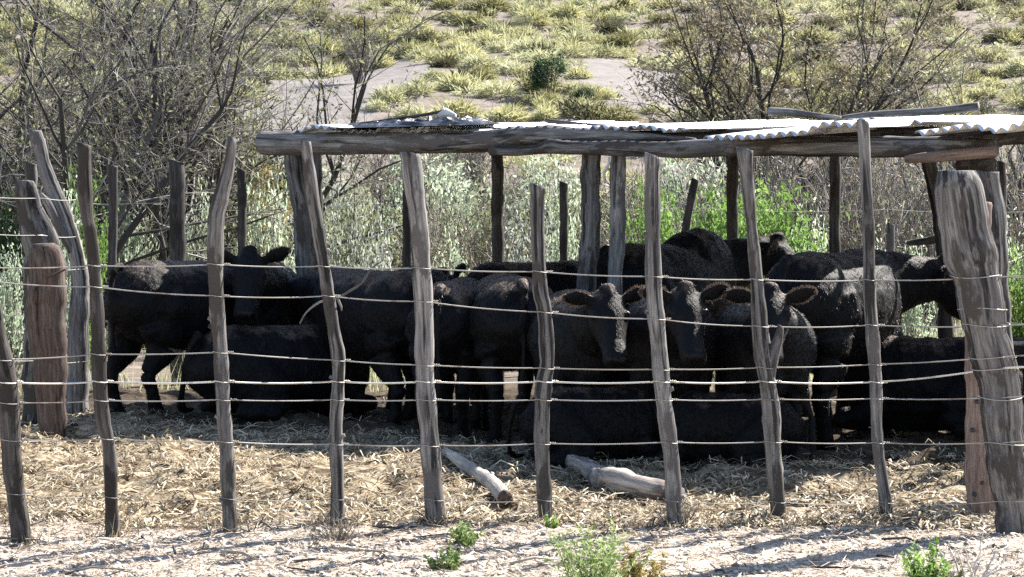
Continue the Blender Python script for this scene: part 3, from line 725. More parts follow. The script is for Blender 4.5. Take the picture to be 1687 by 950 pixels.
    for s in (-1, 1):
        if not lying:
            sf = step * s; y = .135 * w
            limb([(.34 * lx, s * .12 * w, .66, .13, .08), (.335 * lx + sf * .1, s * y * 1.05, .50, .10, .07), (.345 * lx + sf * .4, s * y, .40, .066, .055), (.365 * lx + sf * .7, s * y * .95, .29, .053, .047),
                  (.365 * lx + sf * .85, s * y * .93, .20, .038, .034), (.365 * lx + sf, s * y * .93, .10, .043, .040), (.38 * lx + sf, s * y * .95, .055, .048, .046), (.40 * lx + sf, s * y * .97, .015, .056, .054), (.40 * lx + sf, s * y * .97, -.01, .054, .052)])
            sh = -step * s
            limb([(-.42 * lx, s * .11 * w, .74, .19, .10), (-.38 * lx, s * .145 * w, .58, .175, .085), (-.40 * lx + sh * .3, s * .14 * w, .44, .115, .068), (-.475 * lx + sh * .6, s * .125 * w, .34, .068, .05),
                  (-.515 * lx + sh * .8, s * .12 * w, .28, .054, .044), (-.495 * lx + sh * .9, s * .12 * w, .19, .041, .036), (-.475 * lx + sh, s * .12 * w, .10, .044, .040), (-.46 * lx + sh, s * .12 * w, .055, .048, .045), (-.44 * lx + sh, s * .12 * w, .015, .056, .054), (-.44 * lx + sh, s * .12 * w, -.01, .054, .052)])
        else:
            limb([(.34, s * .13, .30, .12, .08), (.30, s * .19, .16, .09, .07), (.44, s * .19, .08, .06, .055), (.54, s * .17, .065, .05, .05), (.44, s * .15, .05, .04, .04), (.34, s * .14, .04, .045, .045)])
            limb([(-.40, s * .14, .30, .19, .11), (-.24, s * .24, .20, .15, .09), (-.14, s * .28, .12, .09, .07), (-.30, s * .29, .075, .06, .055), (-.42, s * .28, .06, .05, .05), (-.28, s * .33, .045, .045, .045), (-.18, s * .34, .04, .05, .045)])
    if not lying:
        ts = tail_side
        ellip_loft(mb, csmooth([((-.57 * lx, 0, .95), .03, .035), ((-.625 * lx, 0, .93), .030, .032), ((-.655 * lx, ts * .3, .84), .024, .024), ((-.655 * lx, ts * .7, .66), .018, .018), ((-.65 * lx, ts, .50), .018, .018), ((-.645 * lx, ts * 1.05, .38), .034, .034), ((-.645 * lx, ts * 1.05, .27), .026, .026), ((-.645 * lx, ts, .20), .008, .008)]), 10)
    else:
        ellip_loft(mb, csmooth([((-.57, 0, .54), .03, .03), ((-.64, .02, .42), .024, .024), ((-.66, .10, .15), .02, .02), ((-.60, .22, .05), .025, .03), ((-.5, .30, .04), .015, .015)]), 10)
    v = np.array(mb.v) * height
    me = bpy.data.meshes.new('cow'); me.from_pydata(v.tolist(), [], mb.f); me.update()
    tmp = bpy.data.objects.new('cow_raw', me); COL.objects.link(tmp)
    rm = tmp.modifiers.new('r', 'REMESH'); rm.mode = 'VOXEL'; rm.voxel_size = .0135 * height / 1.15; rm.use_smooth_shade = True
    sm = tmp.modifiers.new('s', 'SMOOTH'); sm.factor = .5; sm.iterations = 5
    dg = bpy.context.evaluated_depsgraph_get(); dg.update()
    m2 = bpy.data.meshes.new_from_object(tmp.evaluated_get(dg))
    bpy.data.objects.remove(tmp); bpy.data.meshes.remove(me)
    m2.name = 'cow'; nv = len(m2.vertices); co = np.empty(nv * 3); m2.vertices.foreach_get('co', co); co = co.reshape(-1, 3)
    nr = np.empty(nv * 3); m2.vertices.foreach_get('normal', nr); nr = nr.reshape(-1, 3)
    # shaggy coat: small relief along the normals
    an = (vnoise(co[:, 0] * 45 + co[:, 1] * 20, co[:, 2] * 26 + co[:, 1] * 17, 31 + seed) - .5) * .007 + (vnoise(co[:, 0] * 14, co[:, 2] * 12 + co[:, 1] * 9, 32 + seed) - .5) * .013
    top = dust_sun * np.clip(nr[:, 2], 0, 1) * sstep(.72 * height + dz * height, .95 * height + dz * height, co[:, 2])  # dust along the topline, boosted per animal as painted sun highlight
    skin = np.zeros(nv)
    for e in eyes:
        skin = np.maximum(skin, sstep(.034, .02, np.linalg.norm(co - np.array(e) * height, axis=1)))
    mz = np.array(hpt(.40, 0, -.03)) * height; skin = np.maximum(skin, sstep(.085, .06, np.linalg.norm(co - mz, axis=1)))
    face = sstep(.30, .12, np.linalg.norm(co - np.array(hpt(.15, 0, 0)) * height, axis=1))
    top = top * (1 - .72 * face)
    co = co + nr * (an * (1 - .75 * face))[:, None]
    m2.vertices.foreach_set('co', co.ravel())
    for nm, arr in (('top', top), ('skin', skin)):
        a = m2.attributes.new(nm, 'FLOAT', 'POINT'); a.data.foreach_set('value', arr.astype(np.float32))
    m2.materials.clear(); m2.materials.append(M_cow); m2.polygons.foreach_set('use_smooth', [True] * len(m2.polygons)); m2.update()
    o = bpy.data.objects.new('cow', m2); COL.objects.link(o)
    o.location = (loc[0], loc[1], tz(loc[0], loc[1]) - .01); o.rotation_euler = (0, 0, R(heading))
    # short fuzzy coat: thin tapering hairs lying back along the body
    r_ = np.random.default_rng(seed + 40); nh = 17000
    m2.calc_loop_triangles(); tri = np.empty(len(m2.loop_triangles) * 3, int); m2.loop_triangles.foreach_get('vertices', tri); tri = tri.reshape(-1, 3)
    pa, pb, pc = co[tri[:, 0]], co[tri[:, 1]], co[tri[:, 2]]; fn = np.cross(pb - pa, pc - pa); ar = np.linalg.norm(fn, axis=1) + 1e-12; fn /= ar[:, None]
    pick = r_.choice(len(tri), nh, p=ar / ar.sum()); u = r_.random((nh, 1)); v_ = r_.random((nh, 1)); fl = (u + v_) > 1; u = np.where(fl, 1 - u, u); v_ = np.where(fl, 1 - v_, v_)
    p0 = pa[pick] * (1 - u - v_) + pb[pick] * u + pc[pick] * v_; nn = fn[pick]
    lay = np.array([-.5, 0, -.75]) + r_.normal(0, .35, (nh, 3)); dirh = nn * .75 + lay; dirh /= np.linalg.norm(dirh, axis=1)[:, None]
    Lh = r_.uniform(.010, .026, (nh, 1)) * np.where(np.linalg.norm(p0 - np.array(hpt(.25, 0, 0)) * height, axis=1) < .24 * height, .35, 1)[:, None]
    sdv = np.cross(dirh, r_.normal(0, 1, (nh, 3))); sdv /= np.linalg.norm(sdv, axis=1)[:, None]; wh = .0016
    nf = 1500; kk = r_.integers(0, len(rim), nf); rp = np.array([tuple(q[0]) for q in rim]) * height; rd = np.array([tuple(q[1].normalized()) for q in rim])  # ear fringe of pale hairs: backlit rim put into the hair colour
    k2 = np.where((kk % 14) < 10, kk + 2, kk); tt = r_.random((nf, 1)); e0_ = rp[kk] * (1 - tt) + rp[k2] * tt + r_.normal(0, .004, (nf, 3)) - rd[kk] * .010; ed_ = rd[kk] + r_.normal(0, .38, (nf, 3)); ed_ /= np.linalg.norm(ed_, axis=1)[:, None]
    p0 = np.concatenate([p0, e0_]); dirh = np.concatenate([dirh, ed_]); Lh = np.concatenate([Lh, r_.uniform(.010, .022, (nf, 1))]); nh0 = nh; nh = nh + nf
    sdv = np.cross(dirh, r_.normal(0, 1, (nh, 3))); sdv /= np.linalg.norm(sdv, axis=1)[:, None]; rr_ = np.concatenate([r_.random(nh0) * .94, r_.uniform(.955, 1.0, nf)])
    hv = np.stack([p0 - sdv * wh, p0 + sdv * wh, p0 + dirh * Lh], 1).reshape(-1, 3); hf = np.arange(nh * 3).reshape(-1, 3)
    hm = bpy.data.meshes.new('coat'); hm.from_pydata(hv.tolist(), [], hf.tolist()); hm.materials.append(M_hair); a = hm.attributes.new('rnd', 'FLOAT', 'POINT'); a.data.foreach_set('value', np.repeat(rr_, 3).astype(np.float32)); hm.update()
    ho = bpy.data.objects.new('coat', hm); COL.objects.link(ho); ho.parent = o
    tag(o, label, 'cow', 'black cattle crowded under the shelter'); return o
def at(px, d): return (ray(px, 500).x / ray(px, 500).y * d, d)
make_cow(at(316, 16.35), 50, 1.17, 'black cow at the left end, standing with its rump to the left', dust_sun=1.2, head_yaw=-10, width=1.08, step=.05, seed=1, head_pitch=-60, neck_up=-.5)
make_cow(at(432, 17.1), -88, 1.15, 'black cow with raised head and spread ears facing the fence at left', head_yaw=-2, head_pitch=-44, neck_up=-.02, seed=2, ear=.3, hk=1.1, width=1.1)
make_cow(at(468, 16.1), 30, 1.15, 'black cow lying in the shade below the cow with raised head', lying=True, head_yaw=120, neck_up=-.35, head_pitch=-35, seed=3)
make_cow(at(612, 16.0), 124, 1.18, 'black cow broadside behind the crooked branch, rump to the right', head_yaw=20, neck_up=-.4, head_pitch=-60, seed=4, tail_side=.02, dust_sun=1.5)
make_cow(at(752, 15.1), 82, 1.10, 'black cow seen from behind, right of the thick pale post', neck_up=-.45, head_yaw=10, head_pitch=-55, width=.98, step=.04, seed=5, dust_sun=1.7)
make_cow(at(838, 14.9), 98, 1.12, 'broad black cow seen from behind, left of the shortest front post', neck_up=-.5, head_pitch=-60, width=1.18, step=.03, seed=6, dust_sun=1.7)
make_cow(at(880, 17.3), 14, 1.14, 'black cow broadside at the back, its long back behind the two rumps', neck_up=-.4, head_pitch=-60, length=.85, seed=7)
make_cow(at(958, 13.85), -84, 1.03, 'black cow facing the fence, leftmost of three pale-edged heads', head_yaw=6, neck_up=-.10, head_pitch=-46, width=1.2, seed=8, hk=1.06, dust_sun=1.9, ear=.2)
make_cow(at(1100, 13.55), -90, 1.03, 'black cow facing the fence, its face behind the middle right post', head_yaw=8, neck_up=-.05, head_pitch=-44, width=1.2, seed=9, hk=1.06, dust_sun=1.9, ear=.32)
make_cow(at(1256, 13.5), -92, 1.03, 'black cow facing the fence, its ears either side of the forked post', head_yaw=-5, neck_up=.0, head_pitch=-44, width=1.2, seed=10, hk=1.06, dust_sun=1.9, ear=.25)
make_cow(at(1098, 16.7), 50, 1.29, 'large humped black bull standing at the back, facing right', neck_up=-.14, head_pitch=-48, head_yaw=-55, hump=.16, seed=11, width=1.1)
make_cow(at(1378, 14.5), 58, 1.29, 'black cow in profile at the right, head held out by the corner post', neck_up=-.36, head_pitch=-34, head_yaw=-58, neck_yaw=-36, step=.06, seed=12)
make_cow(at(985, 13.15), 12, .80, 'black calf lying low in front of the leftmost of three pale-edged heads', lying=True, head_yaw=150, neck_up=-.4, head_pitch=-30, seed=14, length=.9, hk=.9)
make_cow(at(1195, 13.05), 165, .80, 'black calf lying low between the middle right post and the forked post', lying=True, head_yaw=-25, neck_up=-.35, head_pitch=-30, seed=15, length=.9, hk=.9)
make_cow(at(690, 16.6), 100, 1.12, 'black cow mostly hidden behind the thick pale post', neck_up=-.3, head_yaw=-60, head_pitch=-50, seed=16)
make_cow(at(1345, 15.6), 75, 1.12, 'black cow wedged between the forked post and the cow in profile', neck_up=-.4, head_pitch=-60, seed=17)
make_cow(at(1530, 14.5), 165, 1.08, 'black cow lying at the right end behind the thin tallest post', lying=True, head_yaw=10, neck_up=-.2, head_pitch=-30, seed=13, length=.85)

# ------------------------------------------------------------------ fallen logs, sticks
def ground_log(knots, mat, label, sides=12):
    mb = MB(); pts = []
    for px, py, w in knots:
        g = ground_hit(px, py + w * .45); r = w / PXM(g.y) / 2
        pts.append((Vector((g.x, g.y, g.z + r * .95)), r))
    rs = resample(pts, .03); ph = RNG.random() * 5
    mb.tube([q[0] for q in rs], [q[1] * (1 + .06 * math.sin(i * .8 + ph)) for i, q in enumerate(rs)], sides, rough=.13)
    # stub of a side branch
    q = rs[len(rs) * 2 // 3]; mb.tube([q[0], q[0] + Vector((.02, -.03, q[1] * 1.15))], [q[1] * .45, q[1] * .3], 7, rough=.15)
    o = mb.build('log', mat, None, tuple(pts[0][0])); tag(o, label, 'log', 'fallen logs in the pen'); return o, rs
o1, rs1 = ground_log([(733, 747, 13), (750, 755, 19), (775, 774, 22), (805, 794, 25), (820, 808, 27), (832, 826, 28)], M_bleach, 'bleached log on the straw with its dark cut end towards the fence')
ground_log([(918, 753, 20), (945, 767, 26), (968, 780, 30), (990, 789, 36), (1012, 794, 40), (1050, 804, 40), (1098, 816, 36), (1118, 822, 32)], M_oldlog, 'thick bent bleached log lying between two front posts')
mb = MB(); e, r = rs1[-1]; dv = (rs1[-1][0] - rs1[-3][0]).normalized(); mb.tube([e - dv * .002, e + dv * .006], [r * .95, r * .9], 12, rough=.05)
mb.build('cut_end', M_cut, o1, o1.location)
mb = MB(); sk = [(494, 533, 4), (505, 514, 5), (528, 497, 6), (552, 493, 6), (578, 478, 7), (595, 467, 6), (612, 442, 5), (628, 431, 4)]
pts = [(P(a, b, 10.68), w / PXM(10.68) / 2 * .58) for a, b, w in sk]; rs = resample(pts, .02); mb.tube([q[0] for q in rs], [q[1] for q in rs], 7, rough=.12)
pr = resample([(P(556, 492, 10.68), .008), (P(562, 505, 10.69), .006), (P(563, 512, 10.69), .003)], .02); mb.tube([q[0] for q in pr], [q[1] for q in pr], 5)
tag(mb.build('branch', M_wood, None, tuple(pts[0][0])), 'thin crooked branch caught in the upper fence wires', 'branch')
# trough at the right edge
tr = empty('feed_trough', P(1720, 640, 13.6), 'dark metal feed trough poking in at the right edge behind the fence', 'trough'); to = tr.location.copy()
a = P(1670, 600, 13.6); mb = MB()
x0, x1, y0, y1, z0, z1 = a.x, a.x + .9, 13.6, 14.1, a.z - .02, P(1670, 566, 13.6).z
vs = [(x0 + .03, y0 + .08, z0), (x1 - .03, y0 + .08, z0), (x1 - .03, y1 - .08, z0), (x0 + .03, y1 - .08, z0), (x0, y0, z1), (x1, y0, z1), (x1, y1, z1), (x0, y1, z1)]
mb.add(vs, [(3, 2, 1, 0), (0, 1, 5, 4), (1, 2, 6, 5), (2, 3, 7, 6), (3, 0, 4, 7)], .5, None)
mb.build('basin', M_trough, tr, to, smooth=False)
mb = MB(); mb.tube([Vector(q) for q in ((x0, y0, z1), (x1, y0, z1), (x1, y1, z1), (x0, y1, z1), (x0, y0, z1))], [.014] * 5, 6); mb.build('rim', M_wire, tr, to)
for (x, y) in ((x0 + .1, y0 + .1), (x1 - .1, y0 + .1), (x0 + .1, y1 - .1), (x1 - .1, y1 - .1)):
    mb = MB(); mb.tube([Vector((x, y, -.05)), Vector((x, y, z0 + .02))], [.02, .02], 8); mb.build('leg', M_trough, tr, to)

# ------------------------------------------------------------------ plants
def blade(mb, p, d, L, w, droop, c, seg=3):
    side = d.cross(Vector((0, 0, 1)))
    if side.length < .05: side = Vector((1, 0, 0))
    side.normalize(); a = RNG.uniform(0, 3.14); side = (side * math.cos(a) + side.cross(d) * math.sin(a)).normalized()
    vs = []; q = Vector(p); dd = Vector(d)
    for i in range(seg + 1):
        t = i / seg; ww = w * (1 - t) + w * .12
        vs += [q - side * ww / 2, q + side * ww / 2]
        q = q + dd * (L / seg); dd = (dd + Vector((0, 0, -droop))).normalized()
    mb.add(vs, [(2 * i, 2 * i + 1, 2 * i + 3, 2 * i + 2) for i in range(seg)], c)
def rdir(spread):
    a = RNG.uniform(0, 2 * math.pi); s = RNG.uniform(0, 1) ** .6 * spread
    return Vector((math.cos(a) * math.sin(s), math.sin(a) * math.sin(s), math.cos(s)))
def make_tussock(mat, n=700, h=.66, spread=1.4, w=.017):
    """Rounded cushion of grass: blades stand out all over a low dome, tips nodding."""
    mb = MB(); lobes = [(Vector((RNG.gauss(0, .13), RNG.gauss(0, .13), 0)), RNG.uniform(.7, 1.1), RNG.uniform(-.18, .18)) for _ in range(4)]
    for i in range(n):
        c, lr, lc = RNG.choice(lobes); nrm = rdir(1.62); r0 = h * .42 * lr
        p = c + Vector((nrm.x * r0 * 1.15, nrm.y * r0 * 1.15, nrm.z * r0 * 1.0)) * RNG.uniform(.55, 1.0)
        d = (nrm + Vector((RNG.gauss(0, .35), RNG.gauss(0, .35), .35 + RNG.gauss(0, .25)))).normalized()
        blade(mb, (p.x, p.y, max(-.02, p.z - .02)), d, h * RNG.uniform(.20, .40), w * RNG.uniform(1.0, 2.2), RNG.uniform(.2, .6), min(1, max(0, RNG.gauss(.5 + lc, .2))))
    return mb.build('tussock', mat)
def leaf(mb, p, s, c):
    d = Vector((RNG.gauss(0, 1), RNG.gauss(0, 1), RNG.gauss(0, 1))).normalized(); e = d.cross(Vector((RNG.gauss(0, 1), RNG.gauss(0, 1), RNG.gauss(0, 1)))).normalized()
    p = Vector(p); mb.add([p - d * s, p + e * s * .35, p + d * s, p - e * s * .35], [(0, 1, 2, 3)], c)
def make_shrub(mat, r=.5, h=.8, n=1500, ls=.035, clumps=16, stem_mat=M_twig, upright=.5, name='shrub'):
    root = empty(name); st = MB(); fo_ = MB()
    cl = []
    for i in range(clumps):
        a = RNG.uniform(0, 6.28); rr = RNG.uniform(.15, 1) ** .6 * r; zz = h * RNG.uniform(.25, .95) * (1 - .45 * (rr / r) ** 2)
        c = Vector((math.cos(a) * rr, math.sin(a) * rr, zz)); cl.append((c, RNG.uniform(.16, .34) * r * 1.25, RNG.random()))
        m = c * .5 + Vector((0, 0, c.z * .12)); st.tube([Vector((math.cos(a) * .04, math.sin(a) * .04, -.04)), m, c, c + (c - m) * .4], [.016, .011, .006, .003], 4)
        for _ in range(3):
            e = c + Vector((RNG.gauss(0, 1), RNG.gauss(0, 1), abs(RNG.gauss(.6, .8)))) * r * .22; st.tube([m, e], [.006, .002], 3)
    for i in range(n):
        c, cr, cc = RNG.choice(cl)
        p = c + Vector((RNG.gauss(0, .5), RNG.gauss(0, .5), RNG.gauss(0, .5 + .3 * upright))) * cr
        if p.z < .02: continue
        leaf(fo_, p, ls * RNG.uniform(.6, 1.4), min(1, max(0, .55 * cc + .45 * RNG.random())))
    st.build('stem', stem_mat, root); fo_.build('foliage', mat, root, smooth=False); return root
def make_weed(mat, r=.3, h=.6, n=26, ls=.022, name='weed', lean=.55, dens=1.0):
    """Upright feathery weed: stems clothed in small leaves."""
    root = empty(name); st = MB(); fo_ = MB()
    for i in range(n):
        d = rdir(lean); L = h * RNG.uniform(.55, 1.1); a = RNG.uniform(0, 6.28); q = Vector((math.cos(a), math.sin(a), 0)) * r * .3 * RNG.random(); q.z = -.03
        pts = [q.copy()]; cc = RNG.random()
        for k in range(6):
            q = q + d * (L / 6); d = (d + Vector((RNG.gauss(0, .10), RNG.gauss(0, .10), .06))).normalized(); pts.append(q.copy())
            for _ in range(int(14 * dens)):
                p = q + Vector((RNG.gauss(0, 1), RNG.gauss(0, 1), RNG.gauss(0, 1))) * (.022 + .012 * (6 - k) / 6) * h / .6
                leaf(fo_, p, ls * RNG.uniform(.6, 1.5), .5 * cc + .5 * RNG.random())
        st.tube(pts, [.005 * h / .6 * (1 - .12 * k) for k in range(7)], 4)
    st.build('stem', mat, root); fo_.build('foliage', mat, root, smooth=False); return root
def make_brush(mat, r=.6, h=.9, n=60, name='bare_shrub', leaf_m=None, nleaf=0, thick=.010):
    """Bare thorny shrub: forked stems, fine twigs."""
    root = empty(name); st = MB(); tw = MB(); ends = []
    for i in range(n):
        a = RNG.uniform(0, 6.28); d = (Vector((math.cos(a), math.sin(a), 0)) * RNG.uniform(.1, 1.0) * r / h + Vector((0, 0, 1))).normalized()
        q = Vector((math.cos(a), math.sin(a), 0)) * .06 * r; q.z = -.05; L = h * RNG.uniform(.6, 1.1); pts = [q.copy()]
        for k in range(5):
            q = q + d * (L / 5); d = (d + Vector((RNG.gauss(0, .22), RNG.gauss(0, .22), RNG.gauss(.02, .12)))).normalized(); pts.append(q.copy())
            for _ in range(3):
                if k < 1: continue
                e = (d + Vector((RNG.gauss(0, .7), RNG.gauss(0, .7), RNG.gauss(.1, .5)))).normalized(); l = L * RNG.uniform(.10, .26)
                m = q + e * l * .5; e2 = m + (e + Vector((RNG.gauss(0, .4), RNG.gauss(0, .4), RNG.gauss(0, .4)))).normalized() * l * .5
                tw.tube([q, m, e2], [thick * .42, thick * .3, thick * .14], 3, cap=False); ends += [m, e2]
        st.tube(pts, [thick * (1 - .15 * k) for k in range(6)], 4)
    st.build('stem', mat, root); tw.build('crown', mat, root)
    if nleaf:
        lf = MB()
        for _ in range(nleaf): leaf(lf, RNG.choice(ends) + Vector((RNG.gauss(0, .03), RNG.gauss(0, .03), RNG.gauss(0, .03))), .022 * RNG.uniform(.6, 1.5), RNG.random())
        lf.build('foliage', leaf_m, root, smooth=False)
    return root
def make_tree(loc, h, stems, spread, label, trunk_r=.07, leaf_m=None, nleaf=0, twig_m=M_twig, levels=4, kids=(4, 5, 5), lean=(0, 0), droop=0.0, lsize=.03, name='bare_tree', base_spread=.1):
    root = empty(name, loc, label, 'tree', 'trees behind the pen'); tk = MB(); cr = MB(); ends = []
    def grow(p, d, L, r, lv):
        seg = 6 if lv == 0 else (5 if lv == 1 else 3); q = Vector(p); pts = [q.copy()]; dd = Vector(d); mids = []
        for k in range(seg):
            q = q + dd * (L / seg); wob = .13 if lv == 0 else .22
            dd = (dd + Vector((RNG.gauss(0, wob), RNG.gauss(0, wob), RNG.gauss(.05 - droop * lv, wob * .6)))).normalized(); pts.append(q.copy()); mids.append((q.copy(), dd.copy(), k))
        tip = .45 if lv < levels - 1 else .25
        rad = [r * (1 - (1 - tip) * i / seg) for i in range(seg + 1)]
        (tk if lv <= 1 else cr).tube(pts, rad, 7 if lv == 0 else (5 if lv == 1 else 3), rough=.08 if lv < 2 else 0, cap=False)
        if lv >= levels - 2: ends.extend(pts[1:])
        if lv < levels - 1:
            for _ in range(kids[min(lv, len(kids) - 1)]):
                m, md, k = RNG.choice(mids[1:] if lv == 0 else mids)
                a = Vector((RNG.gauss(0, 1), RNG.gauss(0, 1), RNG.gauss(.15, .6))).normalized()
                nd = (md * .75 + a * (.75 if lv else .55) * (1 + .2 * lv)).normalized()
                grow(m, nd, L * RNG.uniform(.36, .62), max(r * (1 - .5 * (k + 1) / seg) * .55, .0025), lv + 1)
    for i in range(stems):
        a = 2 * math.pi * i / stems + RNG.uniform(-.4, .4); s = spread * RNG.uniform(.5, 1.1)
        d = Vector((math.cos(a) * s + lean[0], math.sin(a) * s + lean[1], 1)).normalized()
        grow(Vector((math.cos(a), math.sin(a), 0)) * base_spread + Vector((0, 0, -.1)), d, h * RNG.uniform(.7, .95), trunk_r * RNG.uniform(.7, 1.1), 0)
    tk.build('trunk', M_twig_d, root); cr.build('crown', twig_m, root)
    if nleaf:
        lf = MB()
        for _ in range(nleaf):
            leaf(lf, RNG.choice(ends) + Vector((RNG.gauss(0, .06), RNG.gauss(0, .06), RNG.gauss(0, .06))), lsize * RNG.uniform(.6, 1.5), RNG.random())
        lf.build('foliage', leaf_m, root, smooth=False)
    return root
def gat(px, d):
    x = ray(px, 400).x / ray(px, 400).y * d; return Vector((x, d, tz(x, d)))

# trees at the left
make_tree(gat(262, 24), 4.6, 6, .38, 'large bare many-stemmed tree behind the left of the pen', .08, M_olive, 4000, levels=4, kids=(7, 8, 6))
make_tree(gat(390, 26), 4.6, 3, .32, 'slender bare tree forking beside the left end of the roof', .06, M_olive, 3500, levels=4, kids=(8, 8, 6), lean=(.06, 0))
make_tree(gat(60, 22), 3.4, 6, .65, 'low spreading grey tree with drooping twigs at the left edge', .06, M_olive, 2400, levels=4, kids=(9, 8, 6), droop=.05)
make_tree(gat(-60, 27), 4.6, 4, .55, 'bare tree overhanging the top left corner', .08, M_olive, 1500, levels=4, kids=(7, 7, 5))
make_tree(gat(160, 28), 3.6, 5, .5, 'bare grey tree between the left edge tree and the large many-stemmed one', .06, M_brown, 1500, levels=4, kids=(7, 7, 6))
# trees at the right
make_tree(gat(1285, 33), 4.2, 7, .40, 'brown-leaved tree rising above the right half of the roof', .06, M_brown, 12000, levels=4, kids=(10, 9, 7), lsize=.038)
make_tree(gat(1660, 28), 3.2, 5, .42, 'bare grey tree at the right edge behind the roof', .05, M_olive, 600, levels=4, kids=(6, 5, 5))
make_tree(gat(1590, 31), 2.9, 4, .4, 'small bare tree just left of the right edge tree', .04, M_gold, 500, levels=4, kids=(5, 5, 4))
make_tree(gat(1430, 33), 2.5, 4, .5, 'thin low bare tree above the pole on the roof', .035, M_brown, 400, levels=4, kids=(5, 5, 4))

# shrub prototypes
protos = {
 'sage': lambda: make_shrub(M_sage, .5, .85, 2500, .026, 18),
 'silver': lambda: make_shrub(M_silver, .5, .8, 2500, .026, 16),
 'olive': lambda: make_shrub(M_olive, .6, .9, 2300, .027, 18),
 'dgreen': lambda: make_shrub(M_dgrn, .5, .85, 3600, .03, 14),
 'green': lambda: make_weed(M_grn, .5, .95, 52, .024, 'weed', .6, 1.7),
 'gold': lambda: make_shrub(M_gold, .5, .8, 2200, .024, 14),
 'thicket': lambda: make_brush(M_twig_d, .7, 1.05, 90, 'shrub', M_olive, 3200, .012),
 'brush': lambda: make_brush(M_twig, .6, .95, 60, 'bare_shrub', M_brown, 500),
 'brush2': lambda: make_brush(M_dead, .6, .9, 48, 'bare_shrub', M_olive, 350),
}
CAT = {'sage': 'shrub', 'silver': 'shrub', 'olive': 'shrub', 'dgreen': 'shrub', 'green': 'weed', 'gold': 'shrub', 'brush': 'bare shrub', 'brush2': 'bare shrub', 'thicket': 'shrub'}
made = {}
PH = {'sage': .92, 'silver': .88, 'olive': 1.0, 'dgreen': .92, 'green': .95, 'gold': .88, 'brush': .95, 'brush2': .9, 'thicket': 1.05}
def put(kind, px, d, wpx, label, hk=1.0, group='shrubs behind the pen', loc=None, top=None):
    if kind not in made: made[kind] = protos[kind](); o = made[kind]
    else: o = copy_tree(made[kind])
    s = wpx / PXM(d) / 1.15; o.location = loc if loc is not None else gat(px, d)
    if top is not None: hk = max(.25, (P(px, top, d).z - o.location.z)) / PH[kind] / s
    o.rotation_euler = (0, 0, RNG.uniform(0, 6.28)); o.scale = (s, s, s * hk)
    tag(o, label, CAT[kind], group); return o
# seen through and beside the shelter
put('sage', 212, 23, 110, 'pale sage shrub left of the two short rear posts', top=295)
put('sage', 325, 23.5, 95, 'pale sage shrub between the short rear posts at left', top=315)
put('sage', 442, 23, 125, 'large pale sage shrub behind the left shelter post', top=282)
put('green', 140, 20.5, 120, 'pale tall weeds behind the forked grey trunk', top=300)
put('sage', 10, 19, 130, 'sage bush at the left edge beside the brown sleeper', top=400)
put('sage', 100, 20, 110, 'pale sage shrub directly behind the forked grey trunk', top=310)
put('silver', 632, 20.6, 110, 'silvery shrub behind the cow by the crooked branch', top=366)
put('silver', 560, 22.5, 110, 'silvery shrub between the left shelter post and the thick pale post', top=325)
put('sage', 735, 20.4, 95, 'yellowish sage clump right of the thick pale post', top=392)
put('olive', 600, 27, 240, 'wide dark olive shrub under the left half of the roof', top=262)
put('olive', 745, 28, 220, 'dark olive shrub left of the rear shelter post', top=268)
put('olive', 510, 30, 200, 'olive shrub behind the left end of the roof beam', top=268)
put('silver', 870, 24.5, 150, 'silver grey shrub behind the shortest front post', top=325)
put('sage', 930, 22, 110, 'pale sage shrub behind the broad middle shelter post', top=330)
put('olive', 905, 28, 170, 'olive shrub under the middle of the roof', top=262)
put('green', 1080, 21.5, 170, 'bright green weeds behind the humped bull', top=322)
put('green', 1175, 22.5, 140, 'green weeds around the leaning rear post', top=318)
put('green', 1285, 20.8, 200, 'tall bright green weeds right of the forked post', top=318)
put('green', 1225, 22.0, 170, 'bright green weeds behind the forked post', top=335)
put('sage', 1340, 22.5, 110, 'pale sage clump left of the tallest thin post', top=352)
put('sage', 1440, 22, 120, 'pale sage clump behind the cow in profile', top=392)
put('sage', 1500, 21.5, 100, 'pale sage clump beside the rail end', top=402)
put('brush', 1330, 27, 220, 'brown bare shrub under the right half of the roof', top=255)
put('brush2', 1440, 26, 230, 'pale brown bare shrub behind the tallest thin post', top=255)
put('brush', 1530, 27, 200, 'grey bare shrub behind the right end shelter posts', top=255)
put('brush2', 1040, 27, 200, 'dry bare shrub behind the two middle shelter posts', top=262)
put('brush', 1180, 28, 220, 'grey bare shrub under the roof left of the forked post', top=262)
put('brush2', 700, 25, 180, 'pale dead shrub behind the thick pale post', top=330)
put('thicket', 330, 26, 220, 'dense grey bare shrub behind the short rear posts', top=265)
put('thicket', 80, 26, 300, 'dark tangled bare shrub behind the brown sleeper', top=180)
put('thicket', 200, 25, 240, 'dark tangled bare shrub behind the thin left posts', top=170)
put('gold', 425, 27, 130, 'golden leaved shrub against the left end of the roof beam', top=165)
put('green', 1690, 15.8, 110, 'green weeds at the right edge behind the corner post', top=425)
put('sage', 1665, 21, 120, 'pale sage shrub right of the grey slab post', top=380)
put('brush', 1660, 25, 220, 'grey bare shrub at the right edge under the roof line', top=245)
put('brush2', 820, 26, 200, 'dry brown bare shrub behind the rear shelter post', top=320)
put('dgreen', 0, 21, 120, 'added dark green shrub standing in for shadow at the left edge beside the slanted grey post', top=328)  # dark shrub added to stand in for a patch of shadow
